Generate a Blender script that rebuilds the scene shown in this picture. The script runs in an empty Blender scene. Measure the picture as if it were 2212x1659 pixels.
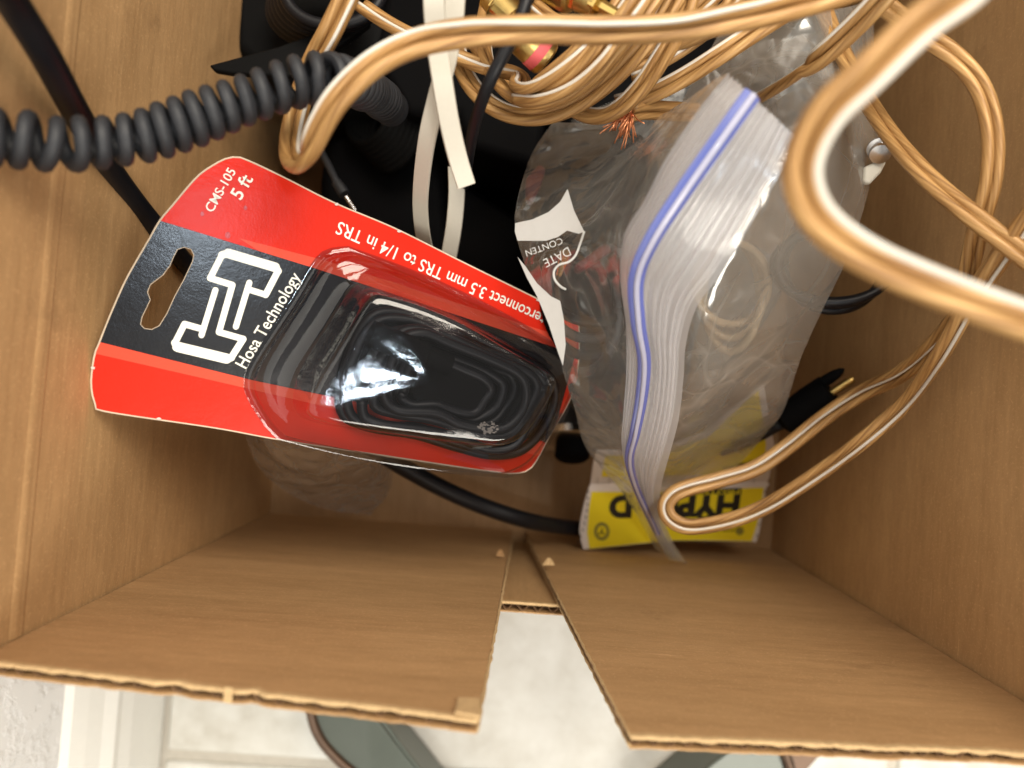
import bpy, bmesh, math, random
from mathutils import Vector, Matrix, noise
from mathutils.geometry import tessellate_polygon
random.seed(7)
R = math.radians
SC = bpy.context.scene
COL = SC.collection

# ------------------------------------------------------------------ camera
# the phone hangs 44 cm above the bottom of the box and looks almost straight down
CAMZ = 0.44
FPX = 1600.0                       # focal length for a frame 2212 wide
CX, CY = 1106.0, 829.5
def _cam(px, py): return Vector(((px-CX)/FPX, -(py-CY)/FPX, -1.0))
DOWN = _cam(1067, 868).normalized()
UPc = -DOWN
_a = _cam(583, 1107); _b = _cam(1665, 1185)
_a = _a/(_a.dot(DOWN)); _b = _b/(_b.dot(DOWN))
Xc = (_b-_a).normalized(); Yc = UPc.cross(Xc).normalized()
ROT = Matrix((Xc, Yc, UPc))        # camera axes -> world axes
cam = bpy.data.cameras.new('camera'); camo = bpy.data.objects.new('camera', cam); COL.objects.link(camo)
camo.matrix_world = Matrix.Translation((0, 0, CAMZ)) @ ROT.to_4x4()
cam.sensor_fit = 'HORIZONTAL'; cam.sensor_width = 36.0
cam.lens = FPX/2212*36; cam.clip_start = 0.01; cam.clip_end = 20
cam.dof.use_dof = True; cam.dof.focus_distance = 0.255; cam.dof.aperture_fstop = 6.5
SC.camera = camo
def ray(px, py): return ROT @ _cam(px, py)
def P(px, py, h):
    r = ray(px, py); return Vector((0, 0, CAMZ)) + r*((h-CAMZ)/r.z)
def PY(px, py, y):
    r = ray(px, py); return Vector((0, 0, CAMZ)) + r*(y/r.y)
def PP(px, py, o, n):              # point of the plane (o, n)
    r = ray(px, py); c = Vector((0, 0, CAMZ)); return c + r*((o-c).dot(n)/r.dot(n))

# ------------------------------------------------------------------ light
w = bpy.data.worlds.new("World"); SC.world = w; w.use_nodes = True
w.node_tree.nodes['Background'].inputs[0].default_value = (1.0, 0.94, 0.86, 1)
w.node_tree.nodes['Background'].inputs[1].default_value = 0.24
def area(name, loc, target, sx, sy, power, col):
    l = bpy.data.lights.new(name, 'AREA'); l.shape = 'RECTANGLE'; l.size = sx; l.size_y = sy
    l.energy = power; l.color = col
    o = bpy.data.objects.new(name, l); COL.objects.link(o); o.location = loc
    o.rotation_euler = (Vector(target)-Vector(loc)).to_track_quat('-Z', 'Y').to_euler(); return o
area('ceiling_lamp', (0.50, 0.85, 1.75), (0, 0, 0.1), 1.2, 0.9, 43.0, (1.0, 0.90, 0.76))
area('front_fill', (0.75, -1.1, 1.7), (0, 0, 0.1), 0.8, 0.8, 23.0, (1.0, 0.93, 0.82))  # added fill from the front, brightens the pile and the outer floor
# a window whose reflection lands on the card's upper left corner
_n = (P(505, 345, .204)-P(205, 880, .204)).cross(P(1200, 850, .150)-P(205, 880, .204)).normalized()
_n = _n if _n.z > 0 else -_n
_p = P(440, 470, .2); _v = ray(440, 470).normalized(); _r = _v-_n*2*_v.dot(_n)
_w = _p+_r*1.6; print('window at', _w)
area('window_light', _w, _p, 0.10, 0.09, 2.4, (0.74, 0.87, 1.0))
SC.view_settings.view_transform = 'Standard'; SC.view_settings.look = 'None'
SC.view_settings.exposure = 0.08; SC.view_settings.gamma = 1.0
SC.cycles.transparent_max_bounces = 24; SC.cycles.max_bounces = 10
SC.cycles.use_denoising = True

# ------------------------------------------------------------------ helpers: objects
def link(name, me, mat, parent=None, smooth=False):
    o = bpy.data.objects.new(name, me); COL.objects.link(o)
    if mat is not None:
        for m in (mat if isinstance(mat, (list, tuple)) else [mat]): me.materials.append(m)
    if parent: o.parent = parent
    if smooth:
        me.polygons.foreach_set('use_smooth', [True]*len(me.polygons))
    return o
def tag(o, label, cat, group=None):
    o['label'] = label; o['category'] = cat
    if group: o['group'] = group
    return o
def thing(name, label, cat, loc=(0, 0, 0), group=None):
    o = bpy.data.objects.new(name, None); COL.objects.link(o); o.empty_display_size = 0.01
    return tag(o, label, cat, group)      # parts are modelled in place, so the empty stays unrotated
def mesh(verts, faces, uvs=None):
    me = bpy.data.meshes.new('m'); me.from_pydata([tuple(v) for v in verts], [], faces)
    if uvs is not None:
        l = me.uv_layers.new(name='UVMap')
        for poly in me.polygons:
            for li in poly.loop_indices:
                l.data[li].uv = uvs[me.loops[li].vertex_index] if not isinstance(uvs, dict) else uvs[li]
    me.update(); return me
def catmull(pts, n):
    """n samples along a Catmull-Rom spline through pts (lists of floats), even in chord length"""
    pts = [Vector(p) if not isinstance(p, Vector) else p for p in pts]
    if len(pts) == 2: return [pts[0].lerp(pts[1], i/(n-1)) for i in range(n)]
    ext = [pts[0]*2-pts[1]] + pts + [pts[-1]*2-pts[-2]]
    fine = []
    for i in range(1, len(ext)-2):
        p0, p1, p2, p3 = ext[i-1:i+3]
        for k in range(16):
            t = k/16
            fine.append(0.5*((2*p1)+(p2-p0)*t+(2*p0-5*p1+4*p2-p3)*t*t+(3*p1-p0-3*p2+p3)*t**3))
    fine.append(pts[-1])
    L = [0]
    for a, b in zip(fine, fine[1:]): L.append(L[-1]+(b-a).length)
    out = []; j = 0
    for i in range(n):
        s = L[-1]*i/(n-1)
        while j < len(L)-2 and L[j+1] < s: j += 1
        d = L[j+1]-L[j]
        out.append(fine[j].lerp(fine[j+1], (s-L[j])/d if d > 0 else 0))
    return out
def plen(pts): return sum((b-a).length for a, b in zip(pts, pts[1:]))
def tube_data(path, r, seg=12, caps=True, V=None, F=None, UV=None, squash=None, rfun=None):
    V = [] if V is None else V; F = [] if F is None else F; UV = [] if UV is None else UV
    base = len(V); n = len(path)
    t0 = (path[1]-path[0]).normalized()
    up = Vector((0, 0, 1)) if abs(t0.z) < .9 else Vector((1, 0, 0))
    s = t0.cross(up).normalized(); dist = 0
    for i, p in enumerate(path):
        t = (path[min(i+1, n-1)]-path[max(i-1, 0)]).normalized()
        s = (s-t*s.dot(t)).normalized(); b = s.cross(t)
        if i: dist += (path[i]-path[i-1]).length
        rr = rfun(i/(n-1)) if rfun else r
        for k in range(seg+1):
            a = 2*math.pi*k/seg
            V.append(p+(s*math.cos(a)+b*math.sin(a))*rr); UV.append((k/seg, dist))
    m = seg+1
    for i in range(n-1):
        for k in range(seg):
            a = base+i*m+k; F.append((a, a+1, a+m+1, a+m))
    if caps:
        for i in (0, n-1):
            c = len(V); V.append(path[i].copy()); UV.append((.5, 0 if i == 0 else dist))
            for k in range(seg):
                a = base+i*m+k
                F.append((c, a+1, a) if i == 0 else (c, a, a+1))
    return V, F, UV
def tube(name, path, r, mat, parent=None, seg=12, rfun=None, caps=True):
    V, F, UV = tube_data(path, r, seg, rfun=rfun, caps=caps)
    return link(name, mesh(V, F, UV), mat, parent, True)
def smooth_path(cps, step=0.0015):
    pts = [P(*c[:3]) for c in cps]
    n = max(8, int(plen(pts)/step)); return catmull(pts, n)
def poly_sheet(name, loops, mat, parent=None, fr=None, thick=0.0, edge_mat=None, bevel=0):
    """loops: world points of outline (and holes), flat; thick extrudes along -normal fr"""
    tris = tessellate_polygon(loops)
    V = [v for l in loops for v in l]; F = [tuple(t) for t in tris]
    nF = []
    for f in F:
        a, b, c = (V[i] for i in f)
        nF.append(f if (b-a).cross(c-a).dot(fr) > 0 else tuple(reversed(f)))
    F = nF; mats = [0]*len(F)
    if thick:
        n = len(V); V += [v-fr*thick for v in V]
        F += [tuple(i+n for i in reversed(f)) for f in nF]; mats += [1 if edge_mat else 0]*len(nF)
        st = 0
        for l in loops:
            for i in range(len(l)):
                a, b = st+i, st+(i+1) % len(l)
                F.append((a, a+n, b+n, b)); mats.append(1 if edge_mat else 0)
            st += len(l)
    me = mesh(V, F)
    o = link(name, me, [mat]+([edge_mat] if edge_mat else []), parent)
    for p, m in zip(me.polygons, mats): p.material_index = m
    bm = bmesh.new(); bm.from_mesh(me); bmesh.ops.recalc_face_normals(bm, faces=bm.faces) if thick else None
    bm.to_mesh(me); bm.free()
    return o
def bevel_mod(o, wd, seg=3):
    m = o.modifiers.new('b', 'BEVEL'); m.width = wd; m.segments = seg; m.limit_method = 'ANGLE'
    o.data.polygons.foreach_set('use_smooth', [True]*len(o.data.polygons))
    wn = o.modifiers.new('wn', 'WEIGHTED_NORMAL'); wn.keep_sharp = False
def box_mesh(x0, y0, z0, x1, y1, z1):
    V = [(x, y, z) for x in (x0, x1) for y in (y0, y1) for z in (z0, z1)]
    F = [(0, 1, 3, 2), (4, 6, 7, 5), (0, 4, 5, 1), (2, 3, 7, 6), (0, 2, 6, 4), (1, 5, 7, 3)]
    return mesh(V, F)
def prism(name, poly, h1, h0, mat, parent=None, bev=0.003, round_n=0):
    pts = [P(x, y, h1) for x, y in poly]
    if round_n: pts = [p for p in catmull(pts+[pts[0]], round_n)][:-1]
    n = len(pts)
    V = [p.copy() for p in pts]+[Vector((p.x, p.y, h0)) for p in pts]
    F = [tuple(range(n)), tuple(range(2*n-1, n-1, -1))]
    F += [(i, i+n, (i+1) % n+n, (i+1) % n) for i in range(n)]
    me = mesh(V, F); bm = bmesh.new(); bm.from_mesh(me); bmesh.ops.recalc_face_normals(bm, faces=bm.faces); bm.to_mesh(me); bm.free()
    o = link(name, me, mat, parent)
    if bev: bevel_mod(o, bev)
    return o
def lathe(name, A, B, prof, mat, parent=None, seg=40, knurl=None):
    """prof: (t along A->B in metres, radius)"""
    ax = (B-A).normalized(); s = ax.cross(Vector((0, 0, 1)));
    s = s.normalized() if s.length > 1e-3 else Vector((1, 0, 0)); b = s.cross(ax)
    V = []; F = []; m = seg
    for j, (t, r) in enumerate(prof):
        for k in range(seg):
            a = 2*math.pi*k/seg
            rr = r
            if knurl and knurl[0] <= t <= knurl[1]: rr = r*(1+0.035*(1 if (k+j) % 2 else -1))
            V.append(A+ax*t+(s*math.cos(a)+b*math.sin(a))*rr)
    for j in range(len(prof)-1):
        for k in range(seg):
            F.append((j*m+k, j*m+(k+1) % m, (j+1)*m+(k+1) % m, (j+1)*m+k))
    F.append(tuple(range(m-1, -1, -1))); F.append(tuple((len(prof)-1)*m+k for k in range(m)))
    o = link(name, mesh(V, F), mat, parent, True)
    e = o.modifiers.new('e', 'EDGE_SPLIT'); e.split_angle = R(40)
    return o
def text_mesh(body, A, B, n, mat, name, parent=None, hs=1.0, lift=0.0, drape=None, bold=0.0):
    cu = bpy.data.curves.new('t', 'FONT'); cu.body = body; cu.resolution_u = 4; cu.offset = bold
    to = bpy.data.objects.new('t', cu); COL.objects.link(to)
    bpy.context.view_layer.update()
    me = bpy.data.meshes.new_from_object(to.evaluated_get(bpy.context.evaluated_depsgraph_get()))
    bpy.data.objects.remove(to)
    xs = [v.co.x for v in me.vertices]; x0, x1 = min(xs), max(xs)
    u = (B-A).normalized(); s = (B-A).length/(x1-x0); v_ = n.cross(u).normalized()
    for v in me.vertices:
        v.co = A+u*((v.co.x-x0)*s)+v_*(v.co.y*s*hs)+n*lift
    if drape:
        bm = bmesh.new(); bm.from_mesh(me)
        bmesh.ops.triangulate(bm, faces=bm.faces)
        bmesh.ops.subdivide_edges(bm, edges=bm.edges, cuts=1)
        bm.to_mesh(me); bm.free()
        for v in me.vertices: v.co = drape(v.co)
    me.materials.clear()
    return link(name, me, mat, parent)

# ------------------------------------------------------------------ helpers: materials
class NT:
    def __init__(s, name):
        s.m = bpy.data.materials.new(name); s.m.use_nodes = True; s.t = s.m.node_tree; s.N = s.t.nodes; s.L = s.t.links
        s.b = s.N['Principled BSDF']; s.out = s.N['Material Output']
    def n(s, typ, **kw):
        nd = s.N.new(typ)
        for k, v in kw.items():
            if k.startswith('i_'):
                key = k[2:]; key = int(key) if key.isdigit() else key.replace('_', ' ')
                nd.inputs[key].default_value = v
            else: setattr(nd, k, v)
        return nd
    def l(s, a, b): s.L.new(a, b)
    def set(s, **kw):
        for k, v in kw.items(): s.b.inputs[k.replace('_', ' ')].default_value = v
    def coords(s, scale=(1, 1, 1), kind='Object', rot=(0, 0, 0)):
        tc = s.n('ShaderNodeTexCoord'); mp = s.n('ShaderNodeMapping'); mp.inputs['Scale'].default_value = scale
        mp.inputs['Rotation'].default_value = rot
        s.l(tc.outputs[kind], mp.inputs[0]); return mp.outputs[0]
    def noise(s, vec, scale, detail=4, rough=.55):
        nd = s.n('ShaderNodeTexNoise'); nd.inputs['Scale'].default_value = scale; nd.inputs['Detail'].default_value = detail
        nd.inputs['Roughness'].default_value = rough; s.l(vec, nd.inputs['Vector']); return nd.outputs['Fac']
    def ramp(s, fac, stops):
        r = s.n('ShaderNodeValToRGB'); e = r.color_ramp.elements
        while len(e) < len(stops): e.new(0.5)
        for x, (p, c) in zip(e, stops): x.position = p; x.color = (*c, 1) if len(c) == 3 else c
        s.l(fac, r.inputs[0]); return r.outputs[0]
    def mix(s, fac, a, b, mode='MIX'):
        m = s.n('ShaderNodeMix', data_type='RGBA', blend_type=mode)
        for sock, v in ((m.inputs[0], fac), (m.inputs[6], a), (m.inputs[7], b)):
            if isinstance(v, (float, int)): sock.default_value = v
            elif isinstance(v, tuple): sock.default_value = (*v, 1) if len(v) == 3 else v
            else: s.l(v, sock)
        return m.outputs[2]
    def bump(s, h, strength=.3, dist=.001, prev=None):
        b = s.n('ShaderNodeBump'); b.inputs['Strength'].default_value = strength; b.inputs['Distance'].default_value = dist
        s.l(h, b.inputs['Height'])
        if prev: s.l(prev, b.inputs['Normal'])
        return b.outputs[0]
def plain(name, col, rough=.5, metal=0.0, coat=0.0, spec=.5, var=.12, bump=.05, scale=300, **kw):
    t = NT(name); v = t.coords()
    f = t.noise(v, scale, 3)
    c = t.mix(f, tuple(x*(1-var) for x in col), tuple(min(1, x*(1+var)) for x in col))
    t.l(c, t.b.inputs['Base Color'])
    t.set(Roughness=rough, Metallic=metal); t.b.inputs['Coat Weight'].default_value = coat
    t.b.inputs['Specular IOR Level'].default_value = spec
    if bump: t.l(t.bump(f, bump, .0005), t.b.inputs['Normal'])
    return t.m
def cardboard(name, col, streak_axis):
    """kraft liner: faint lines of the fluting, fibre flecks, blotches; streak_axis = axis the flutes run along"""
    t = NT(name)
    s = [190, 190, 190]; s['xyz'.index(streak_axis)] = 4.0
    v = t.coords(tuple(s)); v0 = t.coords()
    st = t.noise(v, 1.0, 3)
    s2 = [75, 75, 75]; s2['xyz'.index(streak_axis)] = 7.0
    st2 = t.noise(t.coords(tuple(s2)), 1.0, 3)
    bl = t.noise(v0, 14, 4); fib = t.noise(v0, 900, 3, .7)
    c = t.mix(st, tuple(x*.78 for x in col), tuple(x*1.20 for x in col))
    c = t.mix(t.ramp(st2, [(.35, (0, 0, 0)), (.7, (1, 1, 1))]), t.mix(.30, c, (col[0]*.55, col[1]*.5, col[2]*.45)), t.mix(.6, c, (col[0]*1.3, col[1]*1.33, col[2]*1.4)))
    c = t.mix(t.ramp(bl, [(.3, (0, 0, 0)), (.75, (1, 1, 1))]), t.mix(.45, c, (col[0]*.8, col[1]*.72, col[2]*.62)), c)
    s3 = [420, 420, 420]; s3['xyz'.index(streak_axis)] = 90.0
    mid = t.noise(t.coords(tuple(s3)), 1.0, 3, .6)
    c = t.mix(mid, t.mix(.55, c, (col[0]*.62, col[1]*.60, col[2]*.55)), t.mix(.35, c, (col[0]*1.5, col[1]*1.55, col[2]*1.6)))
    c = t.mix(t.ramp(fib, [(.55, (0, 0, 0)), (.75, (.5, .5, .5))]), c, (col[0]*1.5, col[1]*1.55, col[2]*1.7))
    s4 = [700, 700, 700]; s4['xyz'.index(streak_axis)] = 22.0
    scr = t.noise(t.coords(tuple(s4), rot=(.03, .05, .04)), 1.0, 2, .5)
    c = t.mix(t.ramp(scr, [(.73, (0, 0, 0)), (.80, (.30, .30, .30))]), c, (col[0]*2.0, col[1]*2.2, col[2]*2.6))
    stn = t.noise(v0, 30, 5, .7)
    c = t.mix(t.ramp(stn, [(.62, (0, 0, 0)), (.74, (.35, .35, .35))]), c, (col[0]*.45, col[1]*.42, col[2]*.4))
    t.l(c, t.b.inputs['Base Color']); t.set(Roughness=.72); t.b.inputs['Specular IOR Level'].default_value = .3
    b = t.bump(st, .35, .0006); t.l(t.bump(fib, .25, .0002, b), t.b.inputs['Normal'])
    return t.m
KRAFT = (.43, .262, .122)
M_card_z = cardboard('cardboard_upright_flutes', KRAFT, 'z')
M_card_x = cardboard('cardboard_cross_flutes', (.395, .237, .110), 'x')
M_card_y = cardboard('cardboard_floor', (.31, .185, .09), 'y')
M_side = cardboard('cardboard_lightened_sides', (.50, .305, .142), 'y')  # same kraft, colour lightened in place of light on the side walls
M_cut = plain('cut_cardboard', (.50, .34, .17), .85, var=.25, bump=.4, scale=700)
M_flute = plain('fluted_medium', (.24, .14, .07), .9, var=.2)
M_black = plain('black_plastic', (.003, .003, .0035), .7, spec=.05, bump=.02, scale=900)
M_blackcase = plain('black_case', (.0045, .0047, .005), .7, spec=.08, bump=.05, scale=1200)
M_rubber = plain('black_rubber_cable', (.007, .0075, .010), .42, spec=.3, bump=.03)
M_coil = plain('charcoal_coil_cable', (.019, .021, .026), .58, bump=.1, scale=1500, var=.25)
M_white = plain('white_strap', (.60, .57, .49), .5, bump=.03, scale=900, var=.04)
M_stripe = plain('white_wire_stripe', (.66, .62, .55), .4, coat=.2, var=.03, bump=0)
M_gold = plain('gold_metal', (.85, .60, .20), .22, 1.0, var=.1)
M_golddark = plain('knurled_gold', (.62, .44, .16), .35, 1.0, var=.2)
M_silver = plain('silver_metal', (.75, .75, .76), .25, 1.0, var=.05)
M_pink = plain('pink_sleeve', (.75, .12, .13), .5)
M_copper = plain('copper_strand', (.80, .34, .17), .35, .8, var=.25)
def wire_mat():
    t = NT('clear_copper_wire')
    uv = t.n('ShaderNodeTexCoord').outputs['UV']
    sp = t.n('ShaderNodeSeparateXYZ'); t.l(uv, sp.inputs[0])
    def strands(freq_u, tw):
        a = t.n('ShaderNodeMath', operation='MULTIPLY'); t.l(sp.outputs[0], a.inputs[0]); a.inputs[1].default_value = freq_u
        b = t.n('ShaderNodeMath', operation='MULTIPLY'); t.l(sp.outputs[1], b.inputs[0]); b.inputs[1].default_value = tw
        c = t.n('ShaderNodeMath', operation='ADD'); t.l(a.outputs[0], c.inputs[0]); t.l(b.outputs[0], c.inputs[1]); return c.outputs[0]
    s1 = t.n('ShaderNodeMath', operation='SINE'); t.l(strands(2*math.pi*9, -430*2), s1.inputs[0])
    co = t.n('ShaderNodeCombineXYZ'); t.l(strands(2, -24), co.inputs[0]); t.l(sp.outputs[1], co.inputs[1])
    mp = t.n('ShaderNodeMapping'); mp.inputs['Scale'].default_value = (1.6, 14, 1); t.l(co.outputs[0], mp.inputs[0])
    nz = t.noise(mp.outputs[0], 2.6, 4)
    ma = t.n('ShaderNodeMath', operation='MULTIPLY_ADD'); t.l(s1.outputs[0], ma.inputs[0]); ma.inputs[1].default_value = .035; t.l(nz, ma.inputs[2])
    c = t.ramp(ma.outputs[0], [(.28, (.16, .075, .022)), (.44, (.34, .18, .060)), (.58, (.47, .27, .098)), (.75, (.62, .40, .17))])
    t.l(c, t.b.inputs['Base Color']); t.set(Roughness=.5, Metallic=.15); t.b.inputs['Specular IOR Level'].default_value = .3
    t.b.inputs['Coat Weight'].default_value = .3; t.b.inputs['Coat Roughness'].default_value = .36
    t.l(t.bump(ma.outputs[0], .3, .0003), t.b.inputs['Normal'])
    return t.m
M_wire = wire_mat()
def film_mat(name, base=.22, tint=(.80, .80, .80), wr=140, rough=.12, trans=(.97, .97, .97), stretch=(1, 1, 1), bd=.0008, crease=.22, gloss=.05, fold=1.0):
    """thin polythene: mostly see-through, milky where it creases or turns edge-on, glossy"""
    t = NT(name); v = t.coords(stretch); t.N.remove(t.b)
    f1 = t.noise(v, wr, 3, .6); f2 = t.noise(v, wr*.28, 2)
    dn = t.n('ShaderNodeTexNoise'); dn.inputs['Scale'].default_value = wr*.25; dn.inputs['Detail'].default_value = 3; t.l(v, dn.inputs['Vector'])
    dv = t.n('ShaderNodeVectorMath', operation='MULTIPLY_ADD'); t.l(dn.outputs['Color'], dv.inputs[0]); dv.inputs[1].default_value = (.035, .035, .035); t.l(v, dv.inputs[2])
    vo = t.n('ShaderNodeTexVoronoi', feature='DISTANCE_TO_EDGE'); vo.inputs['Scale'].default_value = wr*.30; t.l(dv.outputs[0], vo.inputs['Vector'])
    vo2 = t.n('ShaderNodeTexVoronoi', feature='DISTANCE_TO_EDGE'); vo2.inputs['Scale'].default_value = wr*.75; t.l(dv.outputs[0], vo2.inputs['Vector'])
    ridge = t.mix(1.0, t.ramp(vo.outputs[0], [(0.0, (1, 1, 1)), (.022, (.25, .25, .25)), (.06, (0, 0, 0))]), t.ramp(vo2.outputs[0], [(0.0, (.6, .6, .6)), (.05, (0, 0, 0))]), 'ADD')
    patch = t.ramp(f2, [(.38, (.12, .12, .12)), (.62, (1, 1, 1))])
    rp = t.mix(1.0, ridge, patch, 'MULTIPLY')
    bmp = t.bump(f1, .5, bd*.25*fold); bmp = t.bump(f2, .6, bd*fold, bmp); bmp = t.bump(t.ramp(vo.outputs[0], [(0, (0, 0, 0)), (.3, (1, 1, 1))]), .7, bd*1.6*fold, bmp); bmp = t.bump(t.ramp(vo2.outputs[0], [(0, (0, 0, 0)), (.25, (1, 1, 1))]), .6, bd*.5*fold, bmp)
    tr = t.n('ShaderNodeBsdfTransparent'); tr.inputs[0].default_value = (*trans, 1)
    df = t.n('ShaderNodeBsdfDiffuse'); df.inputs[0].default_value = (*tint, 1)
    tl = t.n('ShaderNodeBsdfTranslucent'); tl.inputs[0].default_value = (*tint, 1)
    gl = t.n('ShaderNodeBsdfGlossy'); gl.inputs[0].default_value = (1, 1, 1, 1); gl.inputs['Roughness'].default_value = rough
    for nd in (df, tl, gl): t.l(bmp, nd.inputs['Normal'])
    milk = t.n('ShaderNodeMixShader'); milk.inputs[0].default_value = .5; t.l(df.outputs[0], milk.inputs[1]); t.l(tl.outputs[0], milk.inputs[2])
    lw = t.n('ShaderNodeLayerWeight'); lw.inputs[0].default_value = .35; t.l(bmp, lw.inputs['Normal'])
    fac = t.n('ShaderNodeMath', operation='MULTIPLY_ADD'); t.l(lw.outputs['Facing'], fac.inputs[0]); fac.inputs[1].default_value = .45; fac.inputs[2].default_value = base
    fa2 = t.n('ShaderNodeMath', operation='MULTIPLY_ADD'); t.l(rp, fa2.inputs[0]); fa2.inputs[1].default_value = crease; t.l(fac.outputs[0], fa2.inputs[2]); fa2.use_clamp = True
    m1 = t.n('ShaderNodeMixShader'); t.l(fa2.outputs[0], m1.inputs[0]); t.l(tr.outputs[0], m1.inputs[1]); t.l(milk.outputs[0], m1.inputs[2])
    lf = t.n('ShaderNodeLayerWeight'); lf.inputs[0].default_value = .5; t.l(bmp, lf.inputs['Normal'])
    pw = t.n('ShaderNodeMath', operation='POWER'); t.l(lf.outputs['Facing'], pw.inputs[0]); pw.inputs[1].default_value = 4.0
    fr = t.n('ShaderNodeMath', operation='MULTIPLY_ADD'); t.l(pw.outputs[0], fr.inputs[0]); fr.inputs[1].default_value = .6; fr.inputs[2].default_value = gloss
    m2 = t.n('ShaderNodeMixShader'); t.l(fr.outputs[0], m2.inputs[0]); t.l(m1.outputs[0], m2.inputs[1]); t.l(gl.outputs[0], m2.inputs[2])
    t.l(m2.outputs[0], t.out.inputs[0]); return t.m
M_film = film_mat('clear_bag_film', .07, (.60, .61, .59), 85, .16, crease=.20, gloss=.13, bd=.0013)
M_film_back = film_mat('hazy_bag_film', .22, (.66, .64, .59), 60, .18, crease=.17, gloss=.13, bd=.0014)
M_thin = film_mat('faint_under_film', .06, (.4, .4, .38), 90, .3)
M_lip = film_mat('milky_bag_lip', .42, (.76, .76, .79), 120, .20, crease=.02, gloss=.09, fold=.12)
M_smallbag = film_mat('crinkled_small_bag', .30, (.42, .42, .42), 110, .12, crease=.5, gloss=.14)
def clear_plastic():
    t = NT('shade_tinted_blister'); v = t.coords(); t.N.remove(t.b)
    f = t.noise(v, 60, 3); sc = t.noise(v, 900, 3, .7)
    b = t.bump(f, .3, .0007); b = t.bump(sc, .08, .0002, b)
    tr = t.n('ShaderNodeBsdfTransparent'); tr.inputs[0].default_value = (.66, .66, .68, 1)  # grey tint puts the shading under the blister into the clear plastic
    gl = t.n('ShaderNodeBsdfGlossy'); gl.inputs['Roughness'].default_value = .06; gl.inputs[0].default_value = (1, 1, 1, 1)
    df = t.n('ShaderNodeBsdfDiffuse'); df.inputs[0].default_value = (.6, .6, .6, 1)
    scr = t.ramp(t.noise(v, 240, 5, .75), [(.74, (0, 0, 0)), (.80, (.10, .10, .10))])
    t.l(b, gl.inputs['Normal'])
    m0 = t.n('ShaderNodeMixShader'); t.l(scr, m0.inputs[0]); t.l(tr.outputs[0], m0.inputs[1]); t.l(df.outputs[0], m0.inputs[2])
    lf = t.n('ShaderNodeLayerWeight'); lf.inputs[0].default_value = .5; t.l(b, lf.inputs['Normal'])
    pw = t.n('ShaderNodeMath', operation='POWER'); t.l(lf.outputs['Facing'], pw.inputs[0]); pw.inputs[1].default_value = 4.0
    fr = t.n('ShaderNodeMath', operation='MULTIPLY_ADD'); t.l(pw.outputs[0], fr.inputs[0]); fr.inputs[1].default_value = .7; fr.inputs[2].default_value = .055
    m = t.n('ShaderNodeMixShader'); t.l(fr.outputs[0], m.inputs[0]); t.l(m0.outputs[0], m.inputs[1]); t.l(gl.outputs[0], m.inputs[2])
    t.l(m.outputs[0], t.out.inputs[0]); return t.m
M_blister = clear_plastic()
def print_mat(name, col, coat=.35, rough=.45, spec=.25):
    t = NT(name); v = t.coords(); f = t.noise(v, 1400, 2); g = t.noise(v, 90, 4)
    t.l(t.mix(g, tuple(x*.95 for x in col), tuple(min(1, x*1.04) for x in col)), t.b.inputs['Base Color'])
    t.set(Roughness=rough); t.b.inputs['Coat Weight'].default_value = coat; t.b.inputs['Coat Roughness'].default_value = .20; t.b.inputs['Specular IOR Level'].default_value = spec
    b = t.bump(f, .12, .0002); b = t.bump(g, .10, .0012, b)
    t.l(b, t.b.inputs['Normal']); t.l(b, t.b.inputs['Coat Normal']); return t.m
M_red = print_mat('red_card_print', (.64, .020, .006), .16, .45, .08)
M_redlight = print_mat('light_red_card_print', (.70, .075, .040), .16, .45, .08)
M_inkblack = print_mat('black_card_print', (.006, .006, .008), .8, .45, .05)
M_inkwhite = print_mat('white_card_print', (.80, .80, .72), .3)
M_edge = plain('raw_card_edge', (.62, .52, .40), .9, var=.2)
M_yellow = print_mat('yellow_packet_print', (.74, .59, .018), .2, .5)
M_yink = plain('black_packet_ink', (.012, .010, .006), .6)
M_packwhite = plain('white_packet_paper', (.62, .56, .52), .8, var=.06)
M_olive = plain('olive_seal_ink', (.22, .19, .03), .6)
M_blue = None
def blue_zip():
    t = NT('blue_zip_track'); t.set(Roughness=.25); t.b.inputs['Base Color'].default_value = (.11, .14, .43, 1)
    t.b.inputs['Transmission Weight'].default_value = 0.0; t.b.inputs['Coat Weight'].default_value = .8
    return t.m
M_blue = blue_zip()
M_pale = plain('beige_lead', (.42, .33, .22), .5)
M_zipclear = plain('pale_zip_ridge', (.44, .45, .60), .3, coat=1.0, var=.05, bump=0)

# ------------------------------------------------------------------ room outside the box
def stucco():
    t = NT('white_textured_wall'); v = t.coords(); f = t.noise(v, 45, 6, .65); g = t.ramp(f, [(.45, (0, 0, 0)), (.6, (1, 1, 1))])
    t.l(t.mix(f, (.86, .87, .88), (.92, .93, .94)), t.b.inputs['Base Color']); t.set(Roughness=.7)
    t.l(t.bump(g, .35, .003), t.b.inputs['Normal']); return t.m
def tile_mat():
    t = NT('pale_stone_tile'); v = t.coords()
    f = t.noise(v, 16, 6, .62); g = t.noise(v, 60, 5); sp = t.noise(v, 38, 2)
    c = t.mix(t.ramp(f, [(.35, (0, 0, 0)), (.68, (1, 1, 1))]), (.54, .52, .46), (.82, .83, .80))
    c = t.mix(t.ramp(g, [(.4, (0, 0, 0)), (.7, (.6, .6, .6))]), c, (.74, .74, .70))
    c = t.mix(t.ramp(sp, [(.765, (0, 0, 0)), (.80, (.7, .7, .7))]), c, (.42, .40, .36))
    t.l(c, t.b.inputs['Base Color']); t.set(Roughness=.38); t.l(t.bump(g, .15, .0006), t.b.inputs['Normal']); return t.m
M_stucco, M_tile = stucco(), tile_mat()
M_trim = plain('cream_baseboard', (.90, .90, .86), .45, var=.03)
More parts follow.
